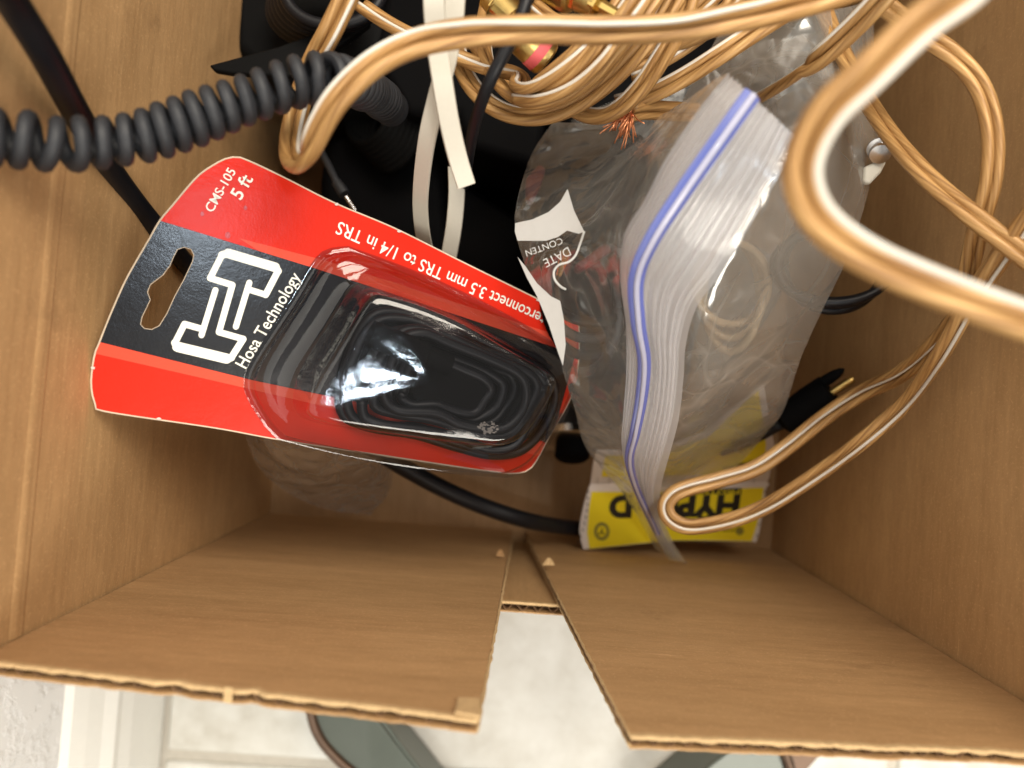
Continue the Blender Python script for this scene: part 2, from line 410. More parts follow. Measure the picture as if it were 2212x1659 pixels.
M_grout = plain('grout', (.50, .47, .41), .9, var=.15, bump=.4)
ZF = -0.006
fl = link('floor', box_mesh(-0.6, -1.3, ZF-0.05, 1.6, 1.4, ZF-0.0025), M_grout); fl['kind'] = 'structure'
XW = P(352, 1560, ZF).x                       # foot of the room wall
yj = P(620, 1649, ZF).y
TS = 0.437
tbase = None
for i in range(4):
    for j in range(-3, 4):
        x0 = XW+.003+i*TS; y0 = yj+j*TS
        if tbase is None:
            tbase = box_mesh(0, 0, -0.008, TS-.006, TS-.006, 0); tbase.materials.append(M_tile)
        o = bpy.data.objects.new('tile', tbase); COL.objects.link(o); o.parent = fl
        o.location = (x0, y0+.003, ZF); m = o.modifiers.new('b', 'BEVEL'); m.width = .0025; m.segments = 3
wall = link('wall', box_mesh(XW-.15, -1.3, ZF-.04, XW-.013, 1.4, 1.1), M_stucco)
tag(wall, 'white textured room wall rising beside the cardboard box, at the lower left', 'wall')
# baseboard with a stepped, rounded profile swept along the wall
prof = [(0, 0), (.013, 0), (.013, .040), (.0115, .050), (.012, .056), (.0085, .063), (.006, .073), (.003, .082), (0, .085)]
V = []; F = []
for y in (-1.3, 1.4):
    for a, z in prof: V.append((XW-.013+a, y, ZF+z))
k = len(prof)
for i in range(k-1): F.append((i, i+1, i+1+k, i+k))
bb = link('baseboard', mesh(V, F), M_trim, wall)

# two feet of wrought metal furniture standing on the tiles
M_green = plain('green_grey_painted_metal', (.10, .118, .10), .4, .3, coat=.3, var=.1, scale=60)
M_bronze = plain('bronze_metal', (.13, .085, .06), .42, .7, var=.35, scale=40)
ft = thing('furniture_foot', 'green-grey metal furniture leg with curved bronze rim, poking out below the left flap', 'furniture leg')
prism('leg_blade', [(600, 1450), (700, 1470), (790, 1520), (850, 1600), (905, 1668), (960, 1740), (1060, 1900), (980, 1910), (860, 1760), (760, 1665), (700, 1620), (670, 1560), (655, 1525)], .030, ZF+.001, M_green, ft, .0015)
tube('rim_bar', smooth_path([(690, 1450, .028), (672, 1500, .029), (674, 1550, .030), (695, 1600, .030), (735, 1645, .030), (790, 1690, .030), (870, 1765, .03), (985, 1905, .03)]), .0028, M_bronze, ft)
tube('edge_bead', smooth_path([(770, 1490, .03), (830, 1560, .03), (870, 1615, .03), (915, 1672, .03), (960, 1735, .03)]), .0012, M_green, ft)
ft2 = thing('furniture_foot', 'dark metal furniture leg with upright bronze rib, poking out below the right flap', 'furniture leg')
prism('leg_blade', [(1600, 1590), (1700, 1590), (1712, 1640), (1716, 1900), (1330, 1900), (1430, 1740), (1530, 1655), (1575, 1620)], .030, ZF+.001, M_green, ft2, .0015)
prism('leg_blade', [(1706, 1590), (1800, 1590), (1765, 1640), (1720, 1690), (1718, 1740), (1712, 1740)], .018, ZF+.001, M_bronze, ft2, .0015)
tube('rib', smooth_path([(1690, 1580, .032), (1696, 1625, .032), (1708, 1665, .032), (1715, 1740, .032), (1718, 1900, .032)]), .0030, M_bronze, ft2)

# ------------------------------------------------------------------ the cardboard box
A0 = P(583, 1107, 0); B0 = P(1665, 1185, 0)
YF = (A0.y+B0.y)/2; XL, XR = A0.x, B0.x; YB = 0.275; H = 0.262; TH = 0.0042
box = thing('cardboard_box', 'open brown corrugated cardboard box full of cables', 'box')
def sheetbox(name, x0, y0, z0, x1, y1, z1, mat): return link(name, box_mesh(x0, y0, z0, x1, y1, z1), mat, box)
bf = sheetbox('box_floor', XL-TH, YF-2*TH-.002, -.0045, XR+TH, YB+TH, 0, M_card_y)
def corr_panel(name, quad, thick_dir, mat, parent, T=TH, amp=.0013, pitch=.0062, jag=0.0006, dents=()):
    """corrugated board: two liners with a real wavy medium showing along the top edge (quad[3]->quad[2])
       quad = bottom-left, bottom-right, top-right, top-left on the inner face"""
    a, b, c, d = quad; n = thick_dir.normalized(); lt = .0005
    W = (c-d).length; k = max(2, int(W/.0015))
    for off, nm in ((0, 'inner_liner'), (T-lt, 'outer_liner')):
        V = []; F = []
        for i in range(k+1):
            s = i/k; lo = a.lerp(b, s); hi = d.lerp(c, s)
            up = (hi-lo).normalized()
            j = jag*(noise.noise(Vector((s*W*400, off*900, a.x*50)))) + sum(dp*math.exp(-((s-ds)/dw)**2) for ds, dw, dp in dents)
            hi = hi+up*j
            V += [lo+n*off, hi+n*off, lo+n*(off+lt), hi+n*(off+lt)]
        for i in range(k):
            o = 4*i; p = o+4
            F += [(o, p, p+1, o+1), (o+2, o+3, p+3, p+2), (o+1, p+1, p+3, o+3), (o, o+2, p+2, p)]
        F += [(0, 1, 3, 2), (4*k, 4*k+2, 4*k+3, 4*k+1)]
        link(nm, mesh(V, F), mat if nm == 'inner_liner' else M_card_z, parent)
    # pale raw cut along the top of the inner liner
    V = []; F = []
    for i in range(k+1):
        s = i/k; lo = a.lerp(b, s); hi = d.lerp(c, s); up = (hi-lo).normalized()
        j = jag*(noise.noise(Vector((s*W*400, 0, a.x*50)))) + sum(dp*math.exp(-((s-ds)/dw)**2) for ds, dw, dp in dents)
        q = hi+up*(j+.0001); wd = .0008+.0005*noise.noise(Vector((s*W*220, 5, 2)))
        V += [q-n*.0002-up*.0016, q-n*.0002+up*.0002, q+n*wd+up*.0002, q+n*wd-up*.001]
    for i in range(k):
        o = 4*i; F += [(o, o+4, o+5, o+1), (o+1, o+5, o+6, o+2), (o+2, o+6, o+7, o+3)]
    link('cut_edge', mesh(V, F), M_cut, parent)
    # fluting
    kk = int(W/pitch*12); V = []; F = []
    for i in range(kk+1):
        s = i/kk; lo = a.lerp(b, s); hi = d.lerp(c, s); up = (hi-lo).normalized()
        wv = T/2+math.sin(2*math.pi*s*W/pitch+1.6*noise.noise(Vector((s*W*90, 1, 7))))*(T/2-lt-.0001)
        hi = hi-up*(.0010+.0006*abs(noise.noise(Vector((s*W*300, 3, 1)))))
        lo2 = hi-up*min(.03, (hi-lo).length*.9)
        V += [hi+n*(wv-.00012), hi+n*(wv+.00012), lo2+n*(wv-.00012), lo2+n*(wv+.00012)]
    for i in range(kk):
        o = 4*i; p = o+4
        F += [(o, o+1, p+1, p), (o, p, p+2, o+2), (o+1, o+3, p+3, p+1)]
    fo = link('fluting', mesh(V, F), M_flute, parent); fo['kind'] = 'stuff'
    # core that closes the board below the open flutes
    V = []; lo_n = lt+.0001; hi_n = T-lt-.0001
    for s in (0, 1):
        lo = a.lerp(b, s); hi = d.lerp(c, s); up = (hi-lo).normalized(); hh = hi-up*.006
        V += [lo+n*lo_n, hh+n*lo_n, lo+n*hi_n, hh+n*hi_n]
    F = [(0, 4, 5, 1), (2, 3, 7, 6), (1, 5, 7, 3), (0, 1, 3, 2), (4, 6, 7, 5), (0, 2, 6, 4)]
    link('board_core', mesh(V, F), M_flute, parent)
def panel(name, label=None):
    o = bpy.data.objects.new(name, None); COL.objects.link(o); o.parent = box; o.empty_display_size = .01
    if label: o['label'] = label
    return o
Z = Vector((0, 0, 1))
pl = panel('side_panel', 'left side wall of the box')
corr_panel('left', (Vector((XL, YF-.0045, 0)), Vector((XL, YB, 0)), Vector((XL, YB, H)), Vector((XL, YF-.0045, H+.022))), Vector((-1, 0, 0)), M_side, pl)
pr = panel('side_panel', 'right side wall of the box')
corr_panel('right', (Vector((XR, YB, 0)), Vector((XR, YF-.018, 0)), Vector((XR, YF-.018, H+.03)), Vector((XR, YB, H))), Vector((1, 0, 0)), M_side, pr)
pb = panel('back_panel')
corr_panel('back', (Vector((XL, YB, 0)), Vector((XR, YB, 0)), Vector((XR, YB, H)), Vector((XL, YB, H))), Vector((0, 1, 0)), M_card_z, pb)
# front: two inner flaps with slanting cut edges, and a lower outer wall seen through the gap
def on_front(px, py): return PY(px, py, YF)
tl = on_front(0, 1433); tr = on_front(1033, 1553)
e0 = on_front(1108, 1160); e0.z = 0
dl = tl+(tr-tl)*((XL-tl.x)/(tr.x-tl.x))
print('front flap heights', tl, tr, dl, 'XL,XR,YF', XL, XR, YF)
pf = panel('front_flap', 'left front flap of the box, straight top edge with a torn corner')
corr_panel('fl', (Vector((XL+.0009, YF, 0)), e0, tr, dl+Vector((.0009, 0, 0))), Vector((0, -1, 0)), M_card_x, pf, T=.0032, pitch=.0052, dents=((.42, .02, -.0012), (.57, .015, -.0015), (.97, .03, .0008)))
e1 = on_front(1142, 1172); e1.z = 0
# the right flap leans out a little as it rises
t2 = PY(1362, 1590, YF-.006); t3 = PY(2212, 1625, YF-.006)
t3 = t2+(t3-t2)*((XR-t2.x)/(t3.x-t2.x))
print('right flap', t2, t3)
pf2 = panel('front_flap', 'right front flap of the box, with a slanting inner edge')
corr_panel('fr', (e1, Vector((XR-.0010, YF, 0)), t3-Vector((.0010, 0, 0)), t2), Vector((0, -1, 0)), M_card_x, pf2, T=.0032, pitch=.0048, dents=((.5, .03, .0008), (.8, .03, .001)))
po = panel('outer_front_panel')
ho = PY(1085, 1300, YF-TH-.002).z; ho2 = PY(1210, 1306, YF-TH-.002).z
yo = YF-TH-.002
corr_panel('outer', (Vector((XL+.0003, yo, -.004)), Vector((XR-.0003, yo, -.004)), Vector((XR-.0003, yo, ho2)), Vector((XL+.0003, yo, ho))), Vector((0, -1, 0)), M_card_z, po)
print('outer height', ho, ho2)
# torn paper nicks where the flaps were slotted together
def torn(px, py, s, yaw):
    c = PY(px, py, YF+.001); V = []; F = []
    n = 9
    for i in range(n):
        a = i/(n-1); x = (a-.5)*s*2; z = math.sin(a*math.pi)*s*.35*(1+.5*math.sin(i*2.3))
        V += [c+Vector((x*math.cos(yaw), .0002, x*math.sin(yaw))), c+Vector((x*math.cos(yaw), .0035*math.sin(a*math.pi), x*math.sin(yaw)-z))]
    for i in range(n-1): F.append((2*i, 2*i+2, 2*i+3, 2*i+1))
    return mesh(V, F)
link('torn_nick', torn(1080, 1203, .0022, .2), M_card_x, pf)
link('torn_nick', torn(1185, 1222, .0032, -.35), M_cut, pf2)
for px, py, qx, qy in ((484, 1489, 503, 1496),):
    cn = [on_front(px, py), on_front(qx, py+3), on_front(qx, qy), on_front(px, qy-2)]
    poly_sheet('crushed_spot', [[c+Vector((0, .0010, 0)) for c in cn]], M_cut, pf, Vector((0, 1, 0)), .0036)
def ragged(a, b, par, off):
    n = 70; pts = [a.lerp(b, i/n)+Vector((.0005*noise.noise(Vector((i*.9, 1, 2))), off, .0003*noise.noise(Vector((i*.7, 5, 2))))) for i in range(n+1)]
    tube('ragged_edge', pts, .00045, M_cut, par, 6, rfun=lambda q: .00042+.0003*noise.noise(Vector((q*60, 2, 9))))
ragged(e0+Vector((0, 0, .02)), tr, pf, -.0002); ragged(e1+Vector((0, 0, .02)), t2, pf2, -.0002)
ragged(e0+Vector((0, 0, .02)), tr, pf, -.0026); ragged(e1+Vector((0, 0, .02)), t2, pf2, -.0026)
zc = .231
V = []; F = []
for i in range(90):
    y = YF+(YB-YF)*i/89; e = .0004*noise.noise(Vector((y*40, 1, 1)))
    V += [(XL, y, zc-.0030+e), (XL+.0006, y, zc-.0006+e), (XL-.0004+.0008, y, zc+e), (XL+.0007, y, zc+.0008+e), (XL, y, zc+.0035+e)]
for i in range(89):
    for k_ in range(4): F.append((5*i+k_, 5*i+k_+1, 5*i+6+k_, 5*i+5+k_))
link('score_line', mesh(V, F), M_side, pl, True)
# small folded-over liner corner on the left flap
cn = [on_front(990, 1516), on_front(1037, 1518), on_front(1034, 1556), on_front(982, 1548)]
cn = [c+Vector((0, .0012, 0)) for c in cn]
poly_sheet('torn_corner', [cn], M_cut, pf, Vector((0, 1, 0)), .0008)

# ------------------------------------------------------------------ speaker wire
RW = 0.00172
def speaker_wire(label, cps, roll=0, stripe=(0, 70), group='loops of clear speaker wire', r=.00175, name='speaker_wire', sr=.36):
    """cps: (px, py, height[, roll degrees]); two fused conductors and a thin white tracer on one of them"""
    pts = [P(*c[:3]) for c in cps]; n = max(24, int(plen(pts)/.0016))
    path = catmull(pts, n)
    rolls = catmull([Vector((i, (c[3] if len(c) > 3 else roll), 0)) for i, c in enumerate(cps)], 8*len(cps))
    # rolls by relative chord of control points
    L = [0]
    for a, b in zip(pts, pts[1:]): L.append(L[-1]+(b-a).length)
    def roll_at(s):
        s *= L[-1]
        for i in range(len(L)-1):
            if s <= L[i+1]+1e-9:
                k = (s-L[i])/max(1e-9, L[i+1]-L[i]); a = cps[i][3] if len(cps[i]) > 3 else roll; b = cps[i+1][3] if len(cps[i+1]) > 3 else roll
                k = k*k*(3-2*k); return a+(b-a)*k
        return cps[-1][3] if len(cps[-1]) > 3 else roll
    c0, c1, st = [], [], []
    prev = None
    for i, p in enumerate(path):
        t = (path[min(i+1, n-1)]-path[max(i-1, 0)]).normalized()
        view = (Vector((0, 0, CAMZ))-p).normalized() if False else Z
        s = t.cross(view)
        if s.length < .25 and prev is not None: s = prev-t*prev.dot(t)
        s = s.normalized()
        if prev is not None:
            s2 = prev-t*prev.dot(t)
            if s.dot(s2) < 0: s = -s
            s = s.lerp(s2.normalized(), .6).normalized()
        prev = s
        a = R(roll_at(i/(n-1))); u = s.cross(t)
        if u.z < 0 and i == 0: pass
        d = s*math.cos(a)+u*math.sin(a); e = d.cross(t).normalized()
        c0.append(p+d*r*1.04); c1.append(p-d*r*1.04)
        k, ang = stripe; cc = c0[-1] if k == 0 else c1[-1]; sg = 1 if k == 0 else -1
        b = R(ang); st.append(cc+(d*sg*math.cos(b)+e*math.sin(b))*(r*.86))
    o = thing(name, label, 'wire', group=group)
    tube('conductor', c0, r, M_wire, o, 14); tube('conductor', c1, r, M_wire, o, 14)
    tube('tracer_stripe', st, r*sr, M_stripe, o, 8)
    # thin web joining the two conductors
    V = []; F = []
    for a, b in zip(c0, c1): V += [a, b]
    for i in range(n-1): F.append((2*i, 2*i+2, 2*i+3, 2*i+1))
    link('web', mesh(V, F), M_wire, o)
    return o
G = 'loops of clear speaker wire'
speaker_wire('long near arch of copper wire over the white straps, hairpin above the red card',
    [(765, -40, .222), (712, 70, .218), (680, 130, .214), (652, 205, .212), (632, 285, .216), (630, 335, .225), (647, 352, .238), (668, 325, .250), (696, 265, .257),
     (735, 205, .261), (805, 140, .262), (890, 96, .260, 0), (1000, 72, .260, -30), (1150, 64, .260, -48), (1300, 66, .260, -50), (1450, 60, .260, -50), (1600, 36, .260, -30), (1740, 5, .258, 0), (1880, -40, .255, 10), (2040, -130, .235, 10)],
    10, (1, 75), G)
speaker_wire('thick blurred wire nearest the camera, bending down the right side and off the edge',
    [(2330, -420, .262), (2260, -230, .300), (2120, -50, .318), (1985, 55, .318), (1870, 165, .317), (1790, 240, .315), (1742, 320, .313), (1732, 395, .312), (1768, 475, .311), (1860, 548, .311), (2010, 618, .311), (2260, 712, .310), (2520, 800, .300), (2760, 870, .275)],
    12, (1, 75), G, sr=.5)
speaker_wire('outermost wire of the coiled bundle, sweeping from the white straps to the top edge',
    [(978, 40, .175), (992, 130, .180), (1030, 200, .186), (1090, 243, .190), (1165, 252, .193), (1240, 228, .197), (1310, 180, .203), (1370, 120, .208), (1425, 50, .212), (1480, -40, .214)], 25, (1, 60), G)
speaker_wire('second wire of the bundle, nested just inside the outermost loop',
    [(1062, -30, .170), (1045, 60, .178), (1050, 130, .186), (1085, 190, .196), (1140, 222, .202), (1210, 212, .206), (1280, 165, .210), (1335, 105, .214), (1385, 40, .217), (1440, -40, .217)], 55, (1, 40), G)
speaker_wire('wire from upper left passing behind the white straps, then hooking back',
    [(782, 12, .180), (835, 48, .182), (895, 80, .184), (985, 120, .187), (1050, 146, .190), (1100, 156, .193), (1125, 170, .198), (1120, 190, .205), (1150, 186, .212), (1210, 145, .218), (1270, 92, .222), (1325, 30, .224), (1370, -40, .224)], 40, (0, 75), G)
speaker_wire('wire at the right of the bundle whose loop bottoms out beside the frayed strands',
    [(1215, 200, .182), (1240, 236, .186), (1285, 252, .191), (1330, 240, .197), (1380, 195, .203), (1425, 130, .208), (1465, 60, .212), (1500, -40, .214)], 30, (1, 70), G)
speaker_wire('golden wire lying over the middle of the bundle',
    [(1118, 205, .205), (1170, 205, .212), (1235, 175, .219), (1290, 125, .225), (1330, 70, .229), (1375, 10, .231), (1405, -40, .231)], 10, (0, 100), G)
speaker_wire('wire running from the bag seal up to the right end of the near arch',
    [(1330, 225, .188), (1400, 205, .192), (1475, 168, .197), (1555, 118, .203), (1640, 62, .207), (1720, 10, .210), (1790, -40, .212)], 20, (1, 80), G)
speaker_wire('short copper wire between the bundle and the bag, just above the seal',
    [(1360, 160, .178), (1430, 130, .180), (1500, 85, .183), (1560, 35, .186), (1610, -40, .188)], 35, (0, 60), G)
speaker_wire('thin upper wire crossing the bundle near the gold plugs',
    [(1150, 10, .168), (1200, 50, .172), (1280, 90, .174), (1380, 95, .176), (1460, 60, .18), (1540, -10, .185), (1580, -50, .186)], 15, (0, 70), G)
speaker_wire('wire emerging from behind the bag seal, rising to its top right corner',
    [(1560, 250, .150), (1620, 222, .172), (1690, 183, .197), (1765, 130, .215), (1840, 62, .225), (1900, 0, .232), (1940, -45, .235)], 8, (1, 60), G)
speaker_wire('large loop against the right wall of the box, curving down from the top',
    [(1850, -50, .215), (1915, 15, .216), (1990, 72, .218), (2065, 125, .219), (2120, 195, .220), (2144, 290, .220), (2140, 390, .219), (2116, 480, .215), (2098, 560, .208), (2080, 640, .200)], 5, (0, 190), G)
speaker_wire('straight wire descending diagonally beside the bag to the right edge',
    [(1760, -40, .165), (1790, 50, .172), (1835, 145, .182), (1885, 235, .195), (1950, 325, .208), (2030, 408, .217), (2125, 485, .224), (2260, 590, .230)], 5, (0, 185), G)
speaker_wire('long hairpin wire whose lower bend rests on the yellow packet',
    [(2260, 420, .236), (2170, 545, .222), (2095, 655, .208), (2025, 775, .192), (1950, 875, .172), (1860, 955, .160), (1760, 1028, .146), (1660, 1091, .136), (1580, 1123, .131), (1495, 1138, .128), (1452, 1124, .127),
     (1438, 1096, .126), (1452, 1070, .126), (1485, 1054, .126), (1555, 1036, .125), (1632, 1011, .125), (1705, 962, .126), (1780, 902, .130), (1860, 850, .140), (1945, 808, .160), (2020, 742, .180), (2100, 640, .205), (2180, 530, .222), (2260, 430, .232)], 12, (1, 128), G)
speaker_wire('shadowed wire lying deepest under the middle of the bundle',
    [(1010, 60, .150), (1060, 150, .160), (1120, 195, .168), (1210, 190, .176), (1300, 140, .184), (1370, 70, .190), (1430, -40, .195)], 35, (0, 240), G)
speaker_wire('wire just left of the frayed strands, its white tracer on the outer side',
    [(1130, 232, .176), (1200, 236, .182), (1275, 205, .190), (1345, 150, .199), (1402, 88, .205), (1450, 20, .209), (1475, -40, .210)], 65, (1, 20), G)
speaker_wire('upper right wire of the bundle under the right end of the near arch',
    [(1380, 120, .176), (1470, 95, .183), (1560, 55, .19), (1640, 10, .196), (1700, -40, .2)], 50, (1, 60), G)
stub = speaker_wire('stub of wire beside the bag seal with its copper strands frayed out',
    [(1500, 243, .175), (1450, 240, .182), (1400, 238, .188), (1362, 243, .192)], 60, (0, 200), G)
V = []; F = []; UV = []
c = P(1362, 243, .192)
for i in range(54):
    a = P(1362+random.uniform(-6, 4), 243+random.uniform(-6, 6), .192)
    tip = P(1340+random.gauss(0, 19), 284+random.gauss(0, 15), .190+random.uniform(-.006, .008))
    mid = a.lerp(tip, .5)+Vector((random.uniform(-.0015, .0015), random.uniform(-.0015, .0015), random.uniform(0, .003)))
    tube_data(catmull([a, mid, tip], 8), .00022, 5, True, V, F, UV)
fr = link('copper_strands', mesh(V, F), M_copper, stub, True); fr['kind'] = 'stuff'

# ------------------------------------------------------------------ coiled cord and black cables
cord = thing('coiled_cord', 'dark grey coiled telephone-style cord stretching in from the left edge above the red card', 'cord')
axis = smooth_path([(-90, 300, .266), (-20, 298, .262), (60, 302, .258), (130, 312, .254), (200, 309, .250), (290, 298, .246), (380, 272, .243), (470, 238, .240), (560, 205, .237), (640, 178, .234), (705, 168, .230), (765, 180, .215), (812, 205, .185), (845, 235, .150)], .0006)
V = []; ph = 0; hel = []; s = None
for i, p in enumerate(axis):
    t = (axis[min(i+1, len(axis)-1)]-axis[max(i-1, 0)]).normalized()
    if s is None: s = t.cross(Z).normalized()
    s = (s-t*s.dot(t)).normalized(); b = s.cross(t)
    q = i/(len(axis)-1)
    pitch = .0056-.0015*min(1, q*1.5)+.0006*math.sin(q*17)+.0012*noise.noise(Vector((q*31, 2, 3)))
    sub = 5
    nx = axis[min(i+1, len(axis)-1)]
    for k in range(sub):
        rr = .0051+.0003*math.sin(ph*.13)+.0003*noise.noise(Vector((ph*.31, 7, 1)))
        hel.append(p.lerp(nx, k/sub)+(s*math.cos(ph)+b*math.sin(ph))*rr)
        ph += 2*math.pi*.0006/pitch/sub
tube('coil', hel, .00195, M_coil, cord, 10)
for i in range(3):
    pass
blk = thing('power_cable', 'thick black cable running from the top left corner down behind the red card', 'cable')
tube('cable_jacket', smooth_path([(-150, -420, .290), (-90, -230, .292), (-30, -90, .286), (30, 10, .272), (95, 115, .258), (160, 235, .238), (225, 345, .212), (290, 435, .188), (350, 508, .170), (400, 568, .152), (470, 640, .13), (560, 740, .115), (680, 860, .10)], .003), .0037, M_rubber, blk, 20)
blk2 = thing('power_cable', 'black round cable curving across the box bottom from the card to the yellow packet', 'cable')
tube('cable_jacket', smooth_path([(700, 880, .11), (780, 950, .105), (860, 1002, .098), (950, 1052, .088), (1040, 1092, .078), (1130, 1122, .070), (1200, 1136, .050), (1260, 1142, .032), (1340, 1147, .018)], .003), .0041, M_rubber, blk2, 20)
thn = thing('audio_lead', 'thin black lead hanging over the coiled bundle right of the white straps', 'cable')
tube('cable_jacket', smooth_path([(1150, -40, .236), (1128, 30, .236), (1100, 95, .234), (1068, 155, .232), (1042, 215, .225), (1022, 280, .210), (1012, 340, .19), (1005, 400, .15)], .003), .0019, M_rubber, thn, 14)
jk = thing('jack_lead', 'small black plug with a silver tip lying above the card edge', 'plug')
tube('cable_jacket', smooth_path([(690, 320, .10), (712, 362, .11), (728, 395, .115)], .002), .0016, M_coil, jk)
lathe('plug_body', P(726, 392, .115), P(748, 425, .118), [(0, .0017), (.0005, .0022), (.0075, .0026), (.0082, .0021)], M_coil, jk)
lathe('silver_tip', P(748, 425, .118), P(772, 462, .118), [(0, .0009), (.007, .0009), (.0082, .0003)], M_silver, jk)

# ------------------------------------------------------------------ white flat straps
def strap(label, cps, w=.0058, th=.0010):
    pts = smooth_path(cps, .003); V = []; F = []; n = len(pts)
    for i, p in enumerate(pts):
        t = (pts[min(i+1, n-1)]-pts[max(i-1, 0)]).normalized(); s = t.cross(Z).normalized(); u = s.cross(t)
        for a, b in ((-w/2, -th/2), (-w/2+.0003, th/2), (w/2-.0003, th/2), (w/2, -th/2)): V.append(p+s*a+u*b)
    for i in range(n-1):
        for k in range(4): F.append((4*i+k, 4*i+(k+1) % 4, 4*i+4+(k+1) % 4, 4*i+4+k))
    F += [(3, 2, 1, 0), (4*n-4, 4*n-3, 4*n-2, 4*n-1)]
    me = mesh(V, F); bm = bmesh.new(); bm.from_mesh(me); bmesh.ops.recalc_face_normals(bm, faces=bm.faces); bm.to_mesh(me); bm.free()
    o = link('flat_strap', me, M_white); bevel_mod(o, .0002, 2)
    return tag(o, label, 'strap', 'white flat straps')
strap('white flat strap in front, its square cut end pointing down beside the black lead', [(937, -50, .245), (938, 20, .243), (945, 100, .238), (958, 190, .232), (972, 270, .226), (990, 345, .220), (1008, 402, .216)], .0060)
strap('white flat strap crossing behind the other one and disappearing under the red card', [(985, -50, .238), (980, 40, .235), (965, 130, .230), (942, 215, .222), (922, 300, .212), (910, 390, .194), (908, 460, .176), (918, 530, .155), (940, 590, .13)], .0058)
strap('dim lower piece of white strap below the cut end', [(985, 360, .155), (986, 420, .150), (980, 490, .145), (968, 560, .140), (960, 600, .13)], .0066)

# ------------------------------------------------------------------ black things filling the back of the box
def solid(name, label, cat, poly, h1, h0, mat=M_black, bev=.004, rn=0):
    o = prism(name, poly, h1, h0, mat, None, bev, rn); return tag(o, label, cat)
solid('black_case', 'flat black case in the dark upper left of the box, behind the coiled cord', 'case', [(500, -120), (820, -120), (840, 60), (800, 200), (600, 190), (500, 100)], .110, .001, M_blackcase, .006)
fpl = solid('plastic_sheet', 'thin black plastic sheet edge slanting above the coiled cord', 'sheet', [(450, 140), (600, 100), (790, 30), (800, 50), (640, 165), (500, 158), (462, 152)], .150, .146, M_blackcase, .001)
solid('power_adapter', 'rounded black power adapter below the hairpin wire, left of the white straps', 'adapter', [(700, 300), (780, 262), (880, 270), (950, 330), (965, 480), (960, 620), (760, 600), (690, 440)], .070, .001, M_black, .006, 40)
solid('power_brick', 'black power brick under the coiled copper bundle', 'adapter', [(850, -120), (1180, -120), (1200, 120), (1165, 365), (1008, 316), (985, 250), (880, 250), (800, 120)], .110, .001, M_black, .005)
solid('speaker_box', 'black block between the white straps and the zip bag, above the card', 'block', [(985, 400), (1015, 402), (1112, 466), (1200, 520), (1300, 640), (1300, 760), (1100, 760), (960, 640)], .070, .001, M_black, .004)
solid('black_pouch', 'black pouch glimpsed between the blister pack and the bag', 'pouch', [(1130, 770), (1300, 770), (1340, 900), (1290, 925), (1190, 930), (1120, 870)], .060, .001, M_blackcase, .005, 40)
solid('equipment_case', 'big black box under the zip bag at the back of the cardboard box', 'case', [(1190, -120), (1800, -120), (1780, 200), (1640, 420), (1400, 420), (1190, 250)], .095, .001, M_black, .006)
coil2 = thing('cable_coil', 'black cable wound in rings behind the coiled cord at the top', 'cable')
for i in range(6):
    ring = [P(690+105*math.cos(a)+i*6, 20+75*math.sin(a)-i*8, .128+.006*i) for a in [2*math.pi*k/48 for k in range(49)]]
    tube('cable_turn', ring, .0024, M_rubber, coil2, 10)
# grey coil of cord seen dimly right of the near arch
dim = thing('cable_roll', 'dim charcoal roll of cable under the near arch of copper wire', 'cable')
for i in range(7):
    a0 = P(800+i*9, 225+i*9, .085); R0 = .016
    ring = [a0+Vector((R0*1.1*math.cos(a)*.75, R0*math.sin(a)*1.2, .012*math.cos(a))) for a in [2*math.pi*k/40 for k in range(41)]]
    tube('cable_turn', ring, .0022, M_blackcase, dim, 10)
rc = thing('cable_coil', 'black cable coil peeking out between the bag and the right wall', 'cable')
for i in range(9):
    q = i-4
    ring = [P(1800+(118+q*3)*math.cos(a), 575+(86-q*2.5)*math.sin(a), .150+.004*math.sin(a+i)+q*.0015) for a in [2*math.pi*k/60 for k in range(61)]]
    tube('cable_turn', ring, .0018, M_rubber, rc, 10)

# ------------------------------------------------------------------ gold plugs
def gplug(label, A, B, r, band=None):
    o = thing('gold_plug', label, 'connector', group='gold plugs in the bundle')
    L = (B-A).length; n = 26
    prof = [(0, r*.5), (0, r*.9), (L*.04, r)]+[(L*(.06+.55*i/n), r) for i in range(n)]+[(L*.64, r*.9), (L*.66, r*.72), (L, r*.66), (L*1.0, r*.2)]
    lathe('knurled_grip', A, B, prof, M_golddark, o, 44, (L*.06, L*.6))
    d = (B-A).normalized()
    lathe('barrel', A+d*L*.62, B+d*L*.5, [(0, r*.2), (0, r*.78), (L*.10, r*.78), (L*.12, r*.6), (L*.3, r*.6), (L*.32, r*.7), (L*.42, r*.7), (L*.42, r*.3), (L*.8, r*.25), (L*.82, r*.05)], M_gold, o, 8)
    lathe('dark_socket', A-d*.0004, B, [(0, r*.1), (0, r*.62), (.0006, r*.62)], M_black, o)
    if band: lathe('red_band', A+d*L*.14, A+d*L*.34, [(0, r*1.0), (0, r*1.05), (L*.2, r*1.05), (L*.2, r*1.0)], M_pink, o, 40)
gplug('gold knurled plug with red band half under the near arch', P(1182, 130, .206), P(1098, 50, .212), .0056, True)
gplug('gold plug at the top edge with a bright faceted hexagonal barrel', P(1170, -60, .222), P(1290, 8, .226), .0066)
gplug('gold knurled plug beside the thin black lead at the top edge', P(1112, 52, .205), P(1058, -5, .203), .0058)

